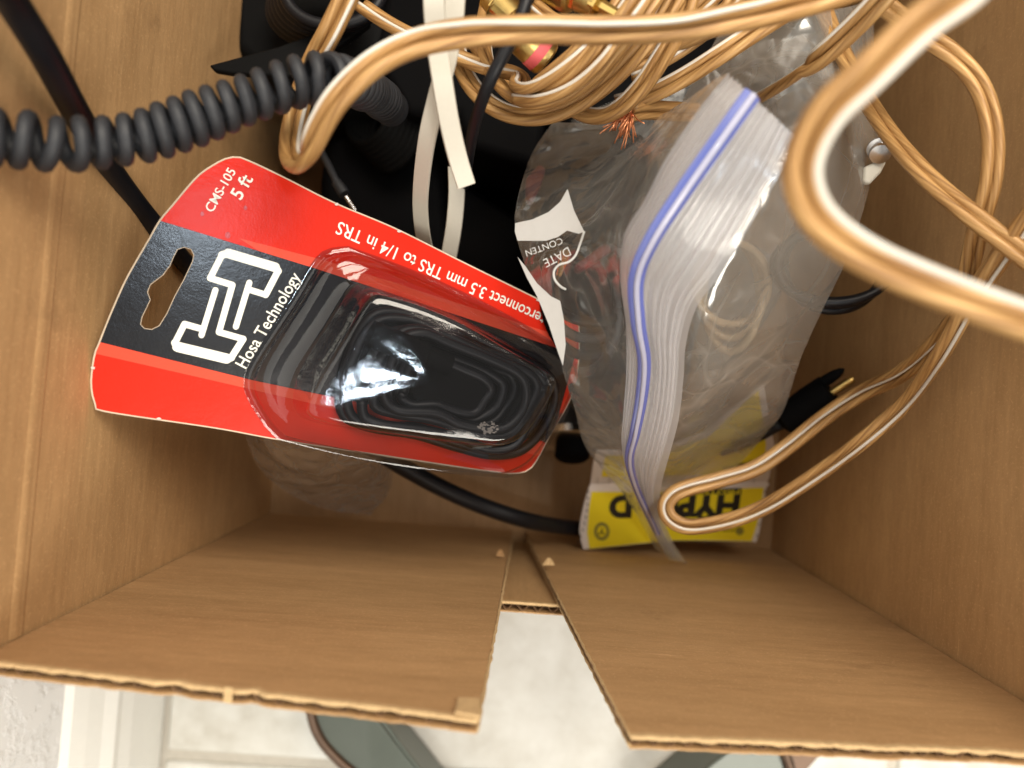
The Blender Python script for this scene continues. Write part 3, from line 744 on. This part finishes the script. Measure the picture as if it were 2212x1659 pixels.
# ------------------------------------------------------------------ the red card in its blister pack
c1, c2, c3 = P(205, 880, .204), P(505, 345, .204), P(1200, 850, .150)
CN = (c2-c1).cross(c3-c1).normalized()
if CN.z < 0: CN = -CN
def C(px, py, off=0): return PP(px, py, c1+CN*off, CN)
pack = thing('blister_pack', 'red and black hanging card with a clear blister holding a coiled black audio cable', 'package')
def z5(x, y): return ((300+.6076*x)/1.8228, (700+.6076*y)/1.8228)
outline = [(535, 347), (515, 340), (490, 343), (462, 357), (425, 384), (371, 447), (346, 477), (325, 514), (275, 601), (246, 665), (231, 701), (216, 739), (205, 767), (198, 817), (200, 850), (208, 874), (231, 889),
           (465, 924), (603, 949), (840, 985), (1070, 1019), (1125, 1020), (1152, 1004), (1190, 935), (1232, 860), (1248, 790), (1250, 710), (1240, 686), (1163, 647), (1000, 567), (853, 494), (725, 440), (620, 387), (560, 358)]
hole = [z5(*p) for p in [(765, 500), (745, 462), (700, 448), (655, 463), (630, 510), (605, 570), (560, 630), (480, 690), (460, 740), (478, 790), (455, 840), (425, 900), (415, 950), (440, 978), (490, 985), (540, 960), (590, 880), (640, 770), (700, 660), (755, 545)]]
def cpoly(name, loops, off, mat, thick=0, em=None, parent=pack):
    return poly_sheet(name, [[C(x, y, off) for x, y in l] for l in loops], mat, parent, CN, thick, em)
outline = [(v.x, v.y) for v in catmull([Vector((x, y, 0)) for x, y in outline+[outline[0]]], 170)[:-1]]
_e = [C(x, y, -.0001) for x, y in outline]; _m = sum(_e, Vector())/len(_e)
tube('raw_edge', [p+(p-_m).normalized()*.0001 for p in _e+[_e[0]]], .00030, M_edge, pack, 6, caps=False)
_e = [C(x, y, -.0001) for x, y in hole]
tube('raw_edge', _e+[_e[0]], .00022, M_edge, pack, 6, caps=False)
cardb = cpoly('card', [outline, hole], 0, M_red, .0007, M_edge)
def lerp2(a, b, t): return (a[0]+(b[0]-a[0])*t, a[1]+(b[1]-a[1])*t)
band = [(347, 477), (685, 581), (1243, 765), (1205, 905), (1180, 955), (545, 821), (217, 739), (231, 701), (246, 665), (275, 601), (325, 514)]
cpoly('black_band', [band, hole], .00012, M_inkblack)
st1 = [(515, 514), (700, 562), (1248, 738), (1243, 765), (685, 581), (560, 543)]
cpoly('light_stripe', [st1], .00012, M_redlight)
st2 = [(217, 739.5), (545, 821.5), (1180, 957), (1165, 985), (542, 841), (206, 764)]
cpoly('light_stripe', [st2], .00012, M_redlight)
# emblem: angular strokes
_k = [0]
def stroke(pts, w, parent, mat, off=.00022, conv=z5, name='emblem_stroke'):
    V = []; F = []
    for i in range(len(pts)-1):
        (x0, y0), (x1, y1) = pts[i], pts[i+1]; ww = w[i] if isinstance(w, (list, tuple)) else w
        d = math.hypot(x1-x0, y1-y0); nx, ny = -(y1-y0)/d*ww/2, (x1-x0)/d*ww/2; ex, ey = (x1-x0)/d, (y1-y0)/d
        loop = [(x0+nx, y0+ny)]
        for k in range(1, 6):
            a = math.pi*k/6; loop.append((x0+nx*math.cos(a)-ex*ww/2*math.sin(a), y0+ny*math.cos(a)-ey*ww/2*math.sin(a)))
        loop += [(x0-nx, y0-ny), (x1-nx, y1-ny)]
        for k in range(1, 6):
            a = math.pi*k/6; loop.append((x1-nx*math.cos(a)+ex*ww/2*math.sin(a), y1-ny*math.cos(a)+ey*ww/2*math.sin(a)))
        loop += [(x1+nx, y1+ny)]
        _k[0] += 1
        b = len(V); V += [C(*conv(*p), off+(_k[0] % 24)*.000006) for p in loop]; F.append(tuple(range(b, b+len(loop))))
    me = mesh(V, F)
    bm = bmesh.new(); bm.from_mesh(me)
    for f in bm.faces:
        f.normal_update()
        if f.normal.dot(CN) < 0: f.normal_flip()
    bm.to_mesh(me); bm.free()
    return link(name, me, mat, parent)
stroke([(1112, 722), (1228, 758), (1308, 605), (1290, 580), (985, 490), (945, 500), (868, 650), (1012, 695), (925, 1000), (1082, 1045), (1005, 1165), (975, 1172), (655, 1095), (640, 1070), (702, 948), (822, 982)],
       [40, 44, 50, 62, 50, 42, 42, 42, 42, 44, 50, 66, 50, 42, 42], pack, M_inkwhite, name='emblem')
stroke([(1122, 680), (1035, 965)], 40, pack, M_inkwhite, name='emblem_bar')
stroke([(902, 728), (812, 1020)], 40, pack, M_inkwhite, name='emblem_bar')
def ctext(body, a, b, hs=1.0, off=.0003, mat=M_inkwhite, bold=0.0):
    return text_mesh(body, C(*a, 0), C(*b, 0), CN, mat, 'lettering', pack, hs, off, bold=bold)
ctext('Hosa Technology', (531, 797), (651, 598), 1.12, bold=.008)
ctext('CMS-105', (459, 460), (510, 371), .95, bold=.008)
ctext('5 ft', (520, 433), (547, 387), .92, bold=.014)
ctext('Interconnect 3.5 mm TRS to 1/4 in TRS', (1197, 689), (733, 478), 1.14, bold=.006)
# staple-like dents in the glossy card and scuffed edge chips
for x, y, s in ((492, 508, 7), (437, 462, 5), (530, 449, 5)):
    cc = [(x+s*math.cos(a)*.8, y+s*math.sin(a)) for a in [2*math.pi*k/12 for k in range(12)]]
    cpoly('pressed_mark', [cc], .00015, print_mat('dark_red_dent', (.45, .02, .02)))
for x, y in ((728, 441), (863, 499), (1163, 648), (343, 904), (201, 795)):
    cc = [(x+6*math.cos(a)*random.uniform(.5, 1), y+4*math.sin(a)*random.uniform(.5, 1)) for a in [2*math.pi*k/9 for k in range(9)]]
    cpoly('edge_chip', [cc], .0004, M_packwhite)
# blister dome: base flange -> wall -> plateau
base = [(762, 548), (722, 553), (692, 575), (640, 660), (562, 780), (546, 825), (556, 862), (600, 925), (642, 948), (860, 990), (1060, 1018), (1100, 1016), (1150, 985), (1205, 900), (1236, 830), (1236, 790), (1150, 725), (980, 640), (862, 588)]
plat = [(850, 650), (822, 645), (798, 660), (755, 730), (690, 835), (668, 875), (676, 895), (712, 910), (760, 918), (880, 935), (1040, 955), (1090, 957), (1130, 935), (1170, 880), (1195, 835), (1190, 815), (1120, 775), (1000, 705), (905, 665)]
BH = .024
def ring_of(poly, off, n=110):
    p = [C(x, y, off) for x, y in poly]; return catmull(p+[p[0]], n+1)[:-1]
rb = ring_of(base, .0006)
# plateau outline is seen raised: place it on the raised plane
_q = C(745, 805, BH); _vd = ray(745, 805).normalized(); BN = ((_w-_q).normalized()-_vd).normalized()
print('blister plateau tilt deg', math.degrees(BN.angle(CN)))
rp = [PP(*xy, _q, BN) for xy in [(v.x, v.y) for v in catmull([Vector((x, y, 0)) for x, y in plat+[plat[0]]], 111)[:-1]]]
rows = []
flg = [p+(p-sum(rb, Vector())/len(rb)).normalized()*.003 for p in rb]
prof = [(0, 0), (.015, .10), (.06, .16), (.30, .20), (.60, .26), (.70, .34), (.80, .60), (.90, .88), (.95, .97), (1.0, 1.0)]
rows.append([p+CN*.0002 for p in flg]); 
for u, h in prof:
    rows.append([])
    for a, b in zip(rb, rp):
        bb_ = b-CN*((b-a).dot(CN))           # foot of plateau point on the card
        q = a.lerp(bb_, u)+CN*(h*(b-a).dot(CN)); rows[-1].append(q)
cen = sum(rp, Vector())/len(rp)
for k in (.92, .75, .5, .25):
    rows.append([cen+(p-cen)*k+CN*(.0008*(1-k)+.00025*noise.noise(p*45)) for p in rp])
V = [p for r_ in rows for p in r_]; m = len(rb); F = []
for j in range(len(rows)-1):
    for k in range(m): F.append((j*m+k, j*m+(k+1) % m, (j+1)*m+(k+1) % m, (j+1)*m+k))
c_i = len(V); V.append(cen+CN*.001)
for k in range(m): F.append(((len(rows)-1)*m+k, (len(rows)-1)*m+(k+1) % m, c_i))
me = mesh(V, F); bm = bmesh.new(); bm.from_mesh(me); bmesh.ops.recalc_face_normals(bm, faces=bm.faces); bm.to_mesh(me); bm.free()
link('blister', me, M_blister, pack, True)
# cable wound inside the blister
lp = [(735, 860), (745, 905), (800, 928), (900, 938), (990, 965), (1070, 990), (1130, 975), (1180, 920), (1205, 850), (1180, 800), (1080, 755), (960, 705), (860, 672), (800, 690), (755, 770)]
cc = (980, 835)
for i in range(8):
    k = 1-.085*i; ring = []; ox, oy = random.uniform(-16, 16), random.uniform(-12, 12)
    for x, y in lp:
        xx = cc[0]+(ox if i else 0)+(x-cc[0])*k+random.uniform(-5, 5); yy = cc[1]+(oy if i else 0)+(y-cc[1])*(k*.98)+random.uniform(-4, 4)
        ring.append(C(xx, yy, .0022+.0020*(i % 5)+random.uniform(0, .001)))
    ring.append(ring[0]); tube('cable_turn', catmull(ring, 110), .0019, M_rubber, pack, 10)
prism_pts = [C(cc[0]+(x-cc[0])*.36, cc[1]+(y-cc[1])*.36, .0075) for x, y in lp]
poly_sheet('plug_tray', [catmull(prism_pts+[prism_pts[0]], 50)[:-1]], M_black, pack, CN, .0068)
pa, pb_ = C(800, 720, .013), C(1120, 850, .013)
lathe('plug_body', pa, pb_, [(0, .002), (0, .0045), (.02, .0048), (.0205, .0038), (.03, .0038)], M_black, pack)
def chip(x, y, s, mat, off, name, n=22, parent=pack):
    l = [(x+s*math.cos(a)*random.uniform(.45, 1.15)*1.3, y+s*math.sin(a)*random.uniform(.4, 1.0)) for a in [2*math.pi*k/n for k in range(n)]]
    cpoly(name, [l], off, mat, parent=parent)
M_scuff = plain('grey_scuffed_plastic', (.22, .20, .18), .8, var=.5, scale=500)
V = []; F = []
for i in range(46):
    a = random.uniform(0, 6.283); rr = 17*math.sqrt(random.random())
    x, y = 1054+rr*math.cos(a)*1.5, 924+rr*math.sin(a)*.8; sz = random.uniform(1.2, 4.2); b = len(V); n = 7
    V += [C(x+sz*1.4*math.cos(q)*random.uniform(.5, 1.1), y+sz*math.sin(q)*random.uniform(.5, 1.1), BH+.0014+i*.000004) for q in [6.283*k/n for k in range(n)]]
    F.append(tuple(range(b, b+n)))
sc_ = link('scuff_mark', mesh(V, F), M_scuff, pack); sc_['kind'] = 'stuff'

# ------------------------------------------------------------------ films
def loft(polys, n, cols, wob=0.0, freq=60, seed=0.0, extra=None):
    """polys: lists of (px,py,h); returns a grid surface through them"""
    res = [catmull([P(*p) for p in pl_], n) for pl_ in polys]
    V = []; UV = []; nc = None
    for i in range(n):
        cross = [r_[i] for r_ in res]
        row = []
        ext = [cross[0]*2-cross[1]]+cross+[cross[-1]*2-cross[-2]]
        for a in range(1, len(ext)-2):
            p0, p1, p2, p3 = ext[a-1:a+3]
            for k in range(cols):
                t = k/cols; row.append(0.5*((2*p1)+(p2-p0)*t+(2*p0-5*p1+4*p2-p3)*t*t+(3*p1-p0-3*p2+p3)*t**3))
        row.append(cross[-1]); nc = len(row)
        for j, p in enumerate(row):
            e = min(j, nc-1-j)/4; e = min(1, e)
            if wob:
                q = p*freq+Vector((seed, 0, 0))
                # sharp ridges rather than soft bumps
                r1 = abs(noise.noise(q)); r2 = abs(noise.noise(q*2.3+Vector((5, 5, 5)))); r3 = noise.noise(q*.4)
                p = p+Vector((0, 0, 1))*(wob*(.9*(.4-r1)+.5*(.3-r2)+.9*r3))*(.3+.7*e)
            if extra: p = extra(p, i/(n-1), j/(nc-1))
            V.append(p); UV.append((j/(nc-1), i/(n-1)))
    F = [(i*nc+j, i*nc+j+1, (i+1)*nc+j+1, (i+1)*nc+j) for i in range(n-1) for j in range(nc-1)]
    return V, F, UV
bag = thing('zip_bag', 'large clear zip-top plastic bag with a blue seal standing in the middle of the box', 'bag')
L0 = [(1195, 262, .150), (1150, 330, .155), (1120, 420, .165), (1112, 490, .172), (1130, 560, .180), (1160, 640, .186), (1195, 720, .190), (1215, 800, .180), (1240, 880, .160), (1262, 960, .135), (1300, 1012, .110), (1345, 1065, .085), (1385, 1130, .065), (1415, 1185, .052)]
L1 = [(1380, 262, .165), (1310, 345, .178), (1262, 430, .190), (1225, 500, .202), (1240, 560, .208), (1268, 640, .206), (1288, 720, .202), (1298, 800, .195), (1308, 880, .180), (1318, 950, .158), (1338, 1012, .130), (1368, 1070, .104), (1398, 1137, .078), (1428, 1192, .060)]
L2 = [(1572, 160, .252), (1508, 238, .250), (1440, 340, .247), (1393, 430, .242), (1347, 510, .236), (1338, 600, .229), (1350, 700, .220), (1352, 800, .208), (1345, 900, .192), (1342, 960, .172), (1354, 1022, .145), (1380, 1087, .114), (1408, 1147, .084), (1440, 1202, .062)]
L3 = [(1622, 205, .258), (1545, 312, .256), (1468, 420, .252), (1404, 520, .246), (1374, 600, .238), (1378, 690, .228), (1392, 770, .216), (1387, 850, .202), (1372, 930, .184), (1360, 990, .164), (1376, 1055, .136), (1402, 1115, .106), (1428, 1165, .080), (1455, 1208, .062)]
L4 = [(1705, 290, .255), (1662, 385, .253), (1600, 490, .248), (1548, 580, .242), (1492, 655, .234), (1468, 735, .224), (1462, 815, .212), (1452, 900, .196), (1434, 970, .176), (1417, 1030, .150), (1412, 1080, .122), (1424, 1130, .096), (1445, 1175, .076), (1472, 1212, .060)]
def drop(pl_, dx, dy, dh): return [(x+dx, y+dy, max(.02, h+dh)) for x, y, h in pl_]
V, F, UV = loft([L0, L1, L2], 150, 26, .0045, 34, 1.0)
link('front_film', mesh(V, F, UV), M_film, bag, True)
# lip with its moulded parallel ridges
def ridges(p, s, u): return p+Vector((0, 0, .0007*math.cos(2*math.pi*u*10)))
V, F, UV = loft([L2, L3, L4], 170, 60, 0, 60, 2, ridges)
link('seal_lip', mesh(V, F, UV), M_lip, bag, True)
L4b = drop(L4, 14, 6, -.004)
V, F, UV = loft([drop(L2, 6, 8, -.006), drop(L3, 4, 4, -.006), L4b], 120, 20, .0012, 90, 4)
link('rear_lip', mesh(V, F, UV), M_lip, bag, True)
def along(A_, B_, t): return [tuple(a*(1-t)+b*t for a, b in zip(p, q)) for p, q in zip(A_, B_)]
def strip(name, pl_, w0, w1, mat, lift, ht=.0006, n_=140):
    pts = catmull([P(*p) for p in pl_], 160)[:n_]; V = []; F = []
    side = catmull([P(*p) for p in L4], 160)
    for i, p in enumerate(pts):
        t = (pts[min(i+1, n_-1)]-pts[max(i-1, 0)]).normalized(); s = (side[i]-p); s = (s-t*s.dot(t)).normalized(); u = s.cross(t)
        if u.z < 0: u = -u
        w = (w0+(w1-w0)*i/159)
        for a, b in ((-w/2, 0), (-w/3, ht), (w/3, ht), (w/2, 0)): V.append(p+s*a+u*(b+lift))
    for i in range(n_-1):
        for k in range(3): F.append((4*i+k, 4*i+k+1, 4*i+5+k, 4*i+4+k))
    return link(name, mesh(V, F), mat, bag, True)
strip('blue_seal_track', L3, .0050, .0022, M_blue, .0009)
strip('pale_seal_ridge', along(L3, L4, .015), .0018, .0009, M_zipclear, .0017)
for t_ in (.50, .64, .78, .90):
    strip('seal_ridge', along(L3, L4, t_), .0008, .0005, M_lip, .0008, .0004)
# rear panel: behind the copper wires and down the right side
M0 = [(1560, 60, .155), (1500, 170, .150), (1430, 300, .150), (1380, 420, .150), (1345, 520, .150), (1340, 600, .150), (1345, 700, .145), (1340, 800, .135), (1335, 900, .120), (1345, 980, .095), (1370, 1040, .078), (1400, 1080, .068)]
M1 = [(1720, 30, .175), (1690, 150, .182), (1660, 290, .190), (1620, 400, .195), (1560, 520, .198), (1520, 620, .196), (1500, 720, .188), (1490, 810, .172), (1475, 900, .148), (1450, 980, .115), (1440, 1040, .090), (1430, 1085, .074)]
M2 = [(1850, 10, .165), (1830, 150, .172), (1810, 290, .180), (1760, 410, .184), (1700, 520, .184), (1660, 620, .178), (1625, 730, .164), (1600, 820, .146), (1560, 910, .120), (1520, 980, .098), (1490, 1035, .085), (1450, 1080, .075)]
M3 = [(1885, 0, .150), (1890, 150, .158), (1895, 290, .165), (1872, 420, .168), (1828, 560, .166), (1780, 660, .158), (1728, 780, .140), (1690, 890, .118), (1650, 940, .102), (1610, 990, .09), (1560, 1030, .084), (1500, 1062, .078)]
V, F, UV = loft([M0, M1, M2, M3], 150, 22, .0050, 24, 9)
link('rear_film', mesh(V, F, UV), M_film_back, bag, True)
N0 = [(1240, 255, .120), (1180, 350, .118), (1150, 450, .118), (1160, 560, .12), (1190, 660, .12), (1220, 760, .115), (1240, 850, .105), (1262, 940, .085), (1300, 1000, .07), (1350, 1060, .055)]
N1 = [(1560, 120, .130), (1480, 260, .128), (1430, 380, .124), (1390, 500, .12), (1380, 600, .12), (1385, 700, .115), (1385, 800, .105), (1375, 900, .088), (1370, 980, .07), (1385, 1050, .055)]
N2 = [(1840, 60, .135), (1810, 250, .134), (1760, 400, .13), (1700, 520, .125), (1660, 620, .12), (1620, 720, .115), (1590, 820, .105), (1550, 900, .09), (1510, 980, .075), (1440, 1050, .055)]
V, F, UV = loft([N0, N1, N2], 90, 24, .005, 45, 14)
link('under_film', mesh(V, F, UV), M_thin, bag, True)
# printed write-on panel on the bag (white block, lettering, outline)
def bagpt(x, y, h): return P(x, y, h)
lab = [(1226, 408), (1240, 455), (1262, 500), (1250, 505), (1225, 498), (1205, 512), (1180, 520), (1148, 520), (1118, 520), (1112, 500), (1113, 482), (1150, 474), (1185, 458), (1210, 436)]
def labsurf(x, y): return P(x, y, .200+.00012*(x-1200)*.35)
pn = Vector((0, 0, 1))
def labpoly(name, pts, mat, up=.0): return poly_sheet(name, [[P(x, y, .2065+.00010*(x-1180)+up) for x, y in pts]], mat, bag, pn)
M_bagprint = plain('white_bag_print', (.52, .52, .51), .5, var=.05)
labpoly('write_on_block', lab, M_bagprint)
lab2 = [(1118, 555), (1135, 575), (1160, 612), (1190, 640), (1210, 650), (1218, 690), (1222, 745), (1216, 790), (1205, 760), (1185, 700), (1160, 640), (1138, 600)]
labpoly('write_on_block', lab2, M_bagprint)
tA, tB = P(1228, 545, .2115), P(1158, 590, .2060)
text_mesh('DATE', P(1226, 534, .2095), P(1172, 562, .2070), pn, M_bagprint, 'lettering', bag, 1.1, .0006, bold=-.005)
text_mesh('CONTEN', P(1212, 514, .2095), P(1134, 542, .2070), pn, M_bagprint, 'lettering', bag, 1.0, .0006, bold=-.01)
tube('label_outline', catmull([P(*p) for p in [(1262, 500, .2165), (1252, 530, .214), (1243, 552, .2135), (1228, 566, .213), (1208, 572, .212), (1197, 585, .211), (1198, 603, .211), (1210, 618, .211), (1222, 625, .212)]], 40), .00035, M_bagprint, bag, 6)
# things inside the bag, seen hazily
def inside(name, label, cat, poly, h1, h0, mat, rn=30): return tag(prism(name, poly, h1, h0, mat, None, .004, rn), label, cat)
inside('black_adapter', 'black lump inside the left half of the zip bag', 'adapter', [(1150, 330), (1200, 285), (1380, 275), (1420, 380), (1380, 520), (1370, 700), (1360, 900), (1300, 930), (1235, 820), (1190, 660), (1140, 500)], .140, .085, M_black)
M_dkred = plain('dark_red_plastic', (.10, .008, .012), .6, spec=.2)
inside('red_connector', 'dark red connector inside the bag beside the printed word', 'connector', [(1238, 575), (1300, 528), (1335, 512), (1340, 530), (1300, 556), (1250, 590)], .162, .155, M_dkred, 0)
inside('red_connector', 'dark red connector inside the upper left of the bag', 'connector', [(1135, 385), (1165, 352), (1180, 362), (1168, 400), (1148, 440), (1136, 430)], .148, .142, M_dkred, 0)
gp = thing('brass_clip', 'brass clip glinting inside the bag under its printed word', 'clip')
lathe('clip_body', P(1222, 545, .196), P(1206, 600, .188), [(0, .0006), (0, .0016), (.004, .0018), (.007, .0013), (.0095, .001), (.0098, .0003)], M_gold, gp)
inside('grey_adapter', 'grey-brown shape inside the right half of the bag', 'adapter', [(1480, 560), (1620, 520), (1700, 600), (1640, 720), (1560, 800), (1500, 760), (1470, 650)], .115, .03, plain('grey_plastic', (.10, .095, .085), .5))

bc = thing('bagged_cable', 'dark cable loops seen hazily inside the zip bag', 'cable')
for i in range(5):
    ring = [P(1250+(70+9*i)*math.cos(a)+8*i, 690+(150-14*i)*math.sin(a)-22*i, .150+.006*math.sin(2*a+i)+.002*i) for a in [2*math.pi*k/60 for k in range(61)]]
    tube('cable_turn', ring, .0020, M_coil if i % 2 else M_black, bc, 10)
bd_ = thing('bagged_lead', 'thin pale lead looping inside the right half of the zip bag', 'cable')
for i in range(3):
    ring = [P(1580+(60+10*i)*math.cos(a), 640+(120-16*i)*math.sin(a)-14*i, .135+.006*math.sin(2*a+i)+.003*i) for a in [2*math.pi*k/60 for k in range(61)]]
    tube('cable_turn', ring, .0016, M_pale, bd_, 10)
# small crinkled bag under the card
sb = thing('small_bag', 'small crinkled clear plastic bag tucked under the bottom edge of the red card', 'bag')
S0 = [(520, 900, .135), (535, 960, .125), (560, 1010, .112), (600, 1050, .098), (650, 1080, .085), (720, 1104, .07), (800, 1112, .055)]
S1 = [(600, 890, .150), (620, 945, .148), (650, 985, .138), (690, 1012, .125), (730, 1040, .108), (780, 1062, .085), (830, 1080, .06)]
S2 = [(700, 890, .14), (730, 940, .138), (770, 965, .130), (800, 985, .118), (815, 1010, .10), (825, 1035, .085), (840, 1060, .06)]
S3 = [(800, 900, .11), (830, 940, .108), (852, 965, .10), (855, 985, .092), (850, 1005, .08), (848, 1025, .07), (846, 1050, .055)]
V, F, UV = loft([S0, S1, S2, S3], 70, 22, .007, 45, 21)
link('bag_film', mesh(V, F, UV), M_smallbag, sb, True)

# ------------------------------------------------------------------ yellow packet strip
pk = thing('yellow_packet', 'yellow sachet with black upside-down lettering and perforated white borders below the zip bag', 'packet')
q1, q2, q3 = P(1262, 1182, .044), P(1650, 1172, .044), P(1275, 1050, .060)
PN = (q2-q1).cross(q3-q1).normalized(); PN = PN if PN.z > 0 else -PN
def K(px, py, off=0): return PP(px, py, q1+PN*off, PN)
def kpoly(name, pts, off, mat, parent=pk, thick=0): return poly_sheet(name, [[K(x, y, off) for x, y in pts]], mat, parent, PN, thick)
def edge_n(pts, n): return [(v.x, v.y) for v in catmull([Vector((x, y, 0)) for x, y in pts], n)]
front = edge_n([(1260, 1186), (1252, 1150), (1257, 1110), (1270, 1060), (1276, 1045)], 14)+[(1655, 1040), (1662, 1046)]+edge_n([(1655, 1055), (1648, 1100), (1640, 1150), (1633, 1172)], 10)+edge_n([(1626, 1170), (1520, 1168), (1450, 1168), (1380, 1175), (1268, 1186)], 12)
kpoly('paper_border', front, 0, M_packwhite, thick=.0012)
kpoly('printed_face', [(1273, 1185), (1268, 1150), (1272, 1100), (1278, 1062), (1400, 1063), (1650, 1053), (1645, 1090), (1636, 1130), (1624, 1169), (1520, 1167), (1450, 1167), (1380, 1174)], .0002, M_yellow)
def ktext(body, a, b, hs, mat, bold=0.0, off=.0004): return text_mesh(body, K(*a), K(*b), PN, mat, 'lettering', pk, hs, off, bold=bold)
# the lettering is upside down in the picture: it starts at the right
def kbar(name, pts, off, mat): return kpoly(name, pts, off, mat)
kbar('title_bar', [(1602, 1054), (1602, 1066), (1440, 1070), (1440, 1058)], .0003, M_yink)
ktext('PROTECTOR', (1598, 1056), (1445, 1060), .62, M_yellow, .01, .0005)
ktext('H\u0178PER', (1600, 1069), (1380, 1071), 1.02, M_yink, .055)
ktext('D', (1366, 1071), (1316, 1073), 1.12, M_yink, .06)
sl = [(1300+17*math.cos(a), 1148+20*math.sin(a)) for a in [2*math.pi*k/28 for k in range(28)]]
kpoly('round_seal', sl, .0003, M_olive)
sl = [(1300+10*math.cos(a), 1148+12*math.sin(a)) for a in [2*math.pi*k/28 for k in range(28)]]
kpoly('round_seal_centre', sl, .0004, M_yellow)
ktext('Y', (1308, 1140), (1292, 1140), 1.0, M_yink, .02, .0006)
sl = [(1598+9*math.cos(a), 1147+9*math.sin(a)) for a in [2*math.pi*k/20 for k in range(20)]]
kpoly('small_mark', sl, .0003, M_olive)
kpoly('model_bar', [(1404, 1110), (1470, 1112), (1488, 1118), (1420, 1120), (1420, 1150), (1412, 1142)], .0003, M_yink)
ktext('WWW', (1588, 1142), (1560, 1143), .9, M_yink, .02)
# perforation: little dark dashes down both borders
for i in range(9):
    t = i/8; x = 1275-14*t+6*math.sin(t*3)-8*t; y = 1062+110*t
    kpoly('perforation', [(x-6, y-3), (x-4, y-4), (x-3, y+3), (x-5, y+4)], .0003, M_yink)
for i in range(5):
    t = i/4; x = 1655-17*t; y = 1062+95*t
    kpoly('perforation', [(x-3, y-3), (x-1, y-3), (x-2, y+3), (x-4, y+3)], .0003, M_yink)
# upper sachet of the strip, bending up under the bag
r1_, r2_, r3_ = P(1276, 1045, .0605), P(1660, 1040, .0605), P(1285, 975, .080)
UN = (r2_-r1_).cross(r3_-r1_).normalized(); UN = UN if UN.z > 0 else -UN
def U(px, py, off=0): return PP(px, py, r1_+UN*off, UN)
poly_sheet('upper_sachet_border', [[U(x, y, 0) for x, y in [(1276, 1044), (1281, 1005), (1288, 975), (1420, 975), (1522, 935), (1650, 830), (1672, 960), (1662, 1030), (1658, 1039)]]], M_packwhite, pk, UN, .001)
poly_sheet('upper_sachet_face', [[U(x, y, .0002) for x, y in [(1300, 1030), (1303, 1005), (1308, 984), (1425, 984), (1530, 944), (1638, 842), (1655, 960), (1650, 1024)]]], M_yellow, pk, UN)
text_mesh('www. in New York', U(1655, 985), U(1560, 1008), UN, M_yink, 'lettering', pk, 1.3, .0005, bold=.02)
for i in range(14):
    x = 1290+i*26
    poly_sheet('crimp_line', [[U(x+a, y, .0003) for a, y in ((0, 1032), (2, 1032), (1, 1043), (-1, 1043))]], plain('crimp_grey', (.35, .31, .28), .8), pk, UN)

# ------------------------------------------------------------------ plugs and knobs
kn = thing('round_knob', 'black knob with a silver ring between the blister pack and the yellow packet', 'knob')
A, B = P(1238, 870, .050), P(1236, 985, .062)
D = (B-A).normalized()
lathe('knob_body', A, B, [(0, .004), (.001, .015), (.012, .0160), (.0185, .0168)], M_coil, kn)
lathe('silver_ring', A+D*.0185, B, [(0, .0168), (.0005, .0178), (.0042, .0180), (.0046, .0168), (.0046, .006)], M_silver, kn)
lathe('stub', A+D*.023, B, [(0, .0086), (.007, .009), (.0085, .0074), (.0088, .002)], M_black, kn)
rca = thing('black_plug', 'black plug with a gold pin inside its split collar, by the right wall', 'plug')
A, B = P(1690, 915, .105), P(1812, 838, .118); D = (B-A).normalized(); L = (B-A).length
lathe('plug_body', A, B, [(0, .004), (.002, .0075), (L*.55, .0088), (L*.86, .0088), (L*.88, .0078)], M_black, rca)
lathe('gold_pin', A+D*L*.86, B, [(0, .0017), (.0105, .0017), (.0112, .0012)], M_golddark, rca)
# split collar: two rounded lobes
s_ = D.cross(Z).normalized()
for sg, ln in ((-1, .0125), (1, .0185)):
    o0 = A+D*(L*.80)+s_*sg*.0058
    tube('collar_lobe', [o0+D*ln*k/8 for k in range(9)], .0026, M_black, rca, 12, rfun=lambda q: .0027*math.sqrt(max(.02, 1-q**3)))
tube('lead', catmull([A, A-D*.02+Vector((0, 0, -.01)), A-D*.04+Vector((-.005, 0, -.04))], 20), .0026, M_rubber, rca)
tg = thing('chrome_jack', 'small chrome jack and white tag peeking out right of the bag', 'connector')
lathe('chrome_ring', P(1900, 318, .176), P(1903, 345, .182), [(0, .002), (0, .0042), (.0015, .0044), (.002, .003), (.0035, .003), (.004, .0038), (.0055, .0036), (.006, .001)], M_silver, tg)
tagp = prism('white_tag', [(1868, 360), (1905, 342), (1917, 348), (1905, 372), (1880, 398), (1866, 392)], .176, .173, M_white, tg, .001)
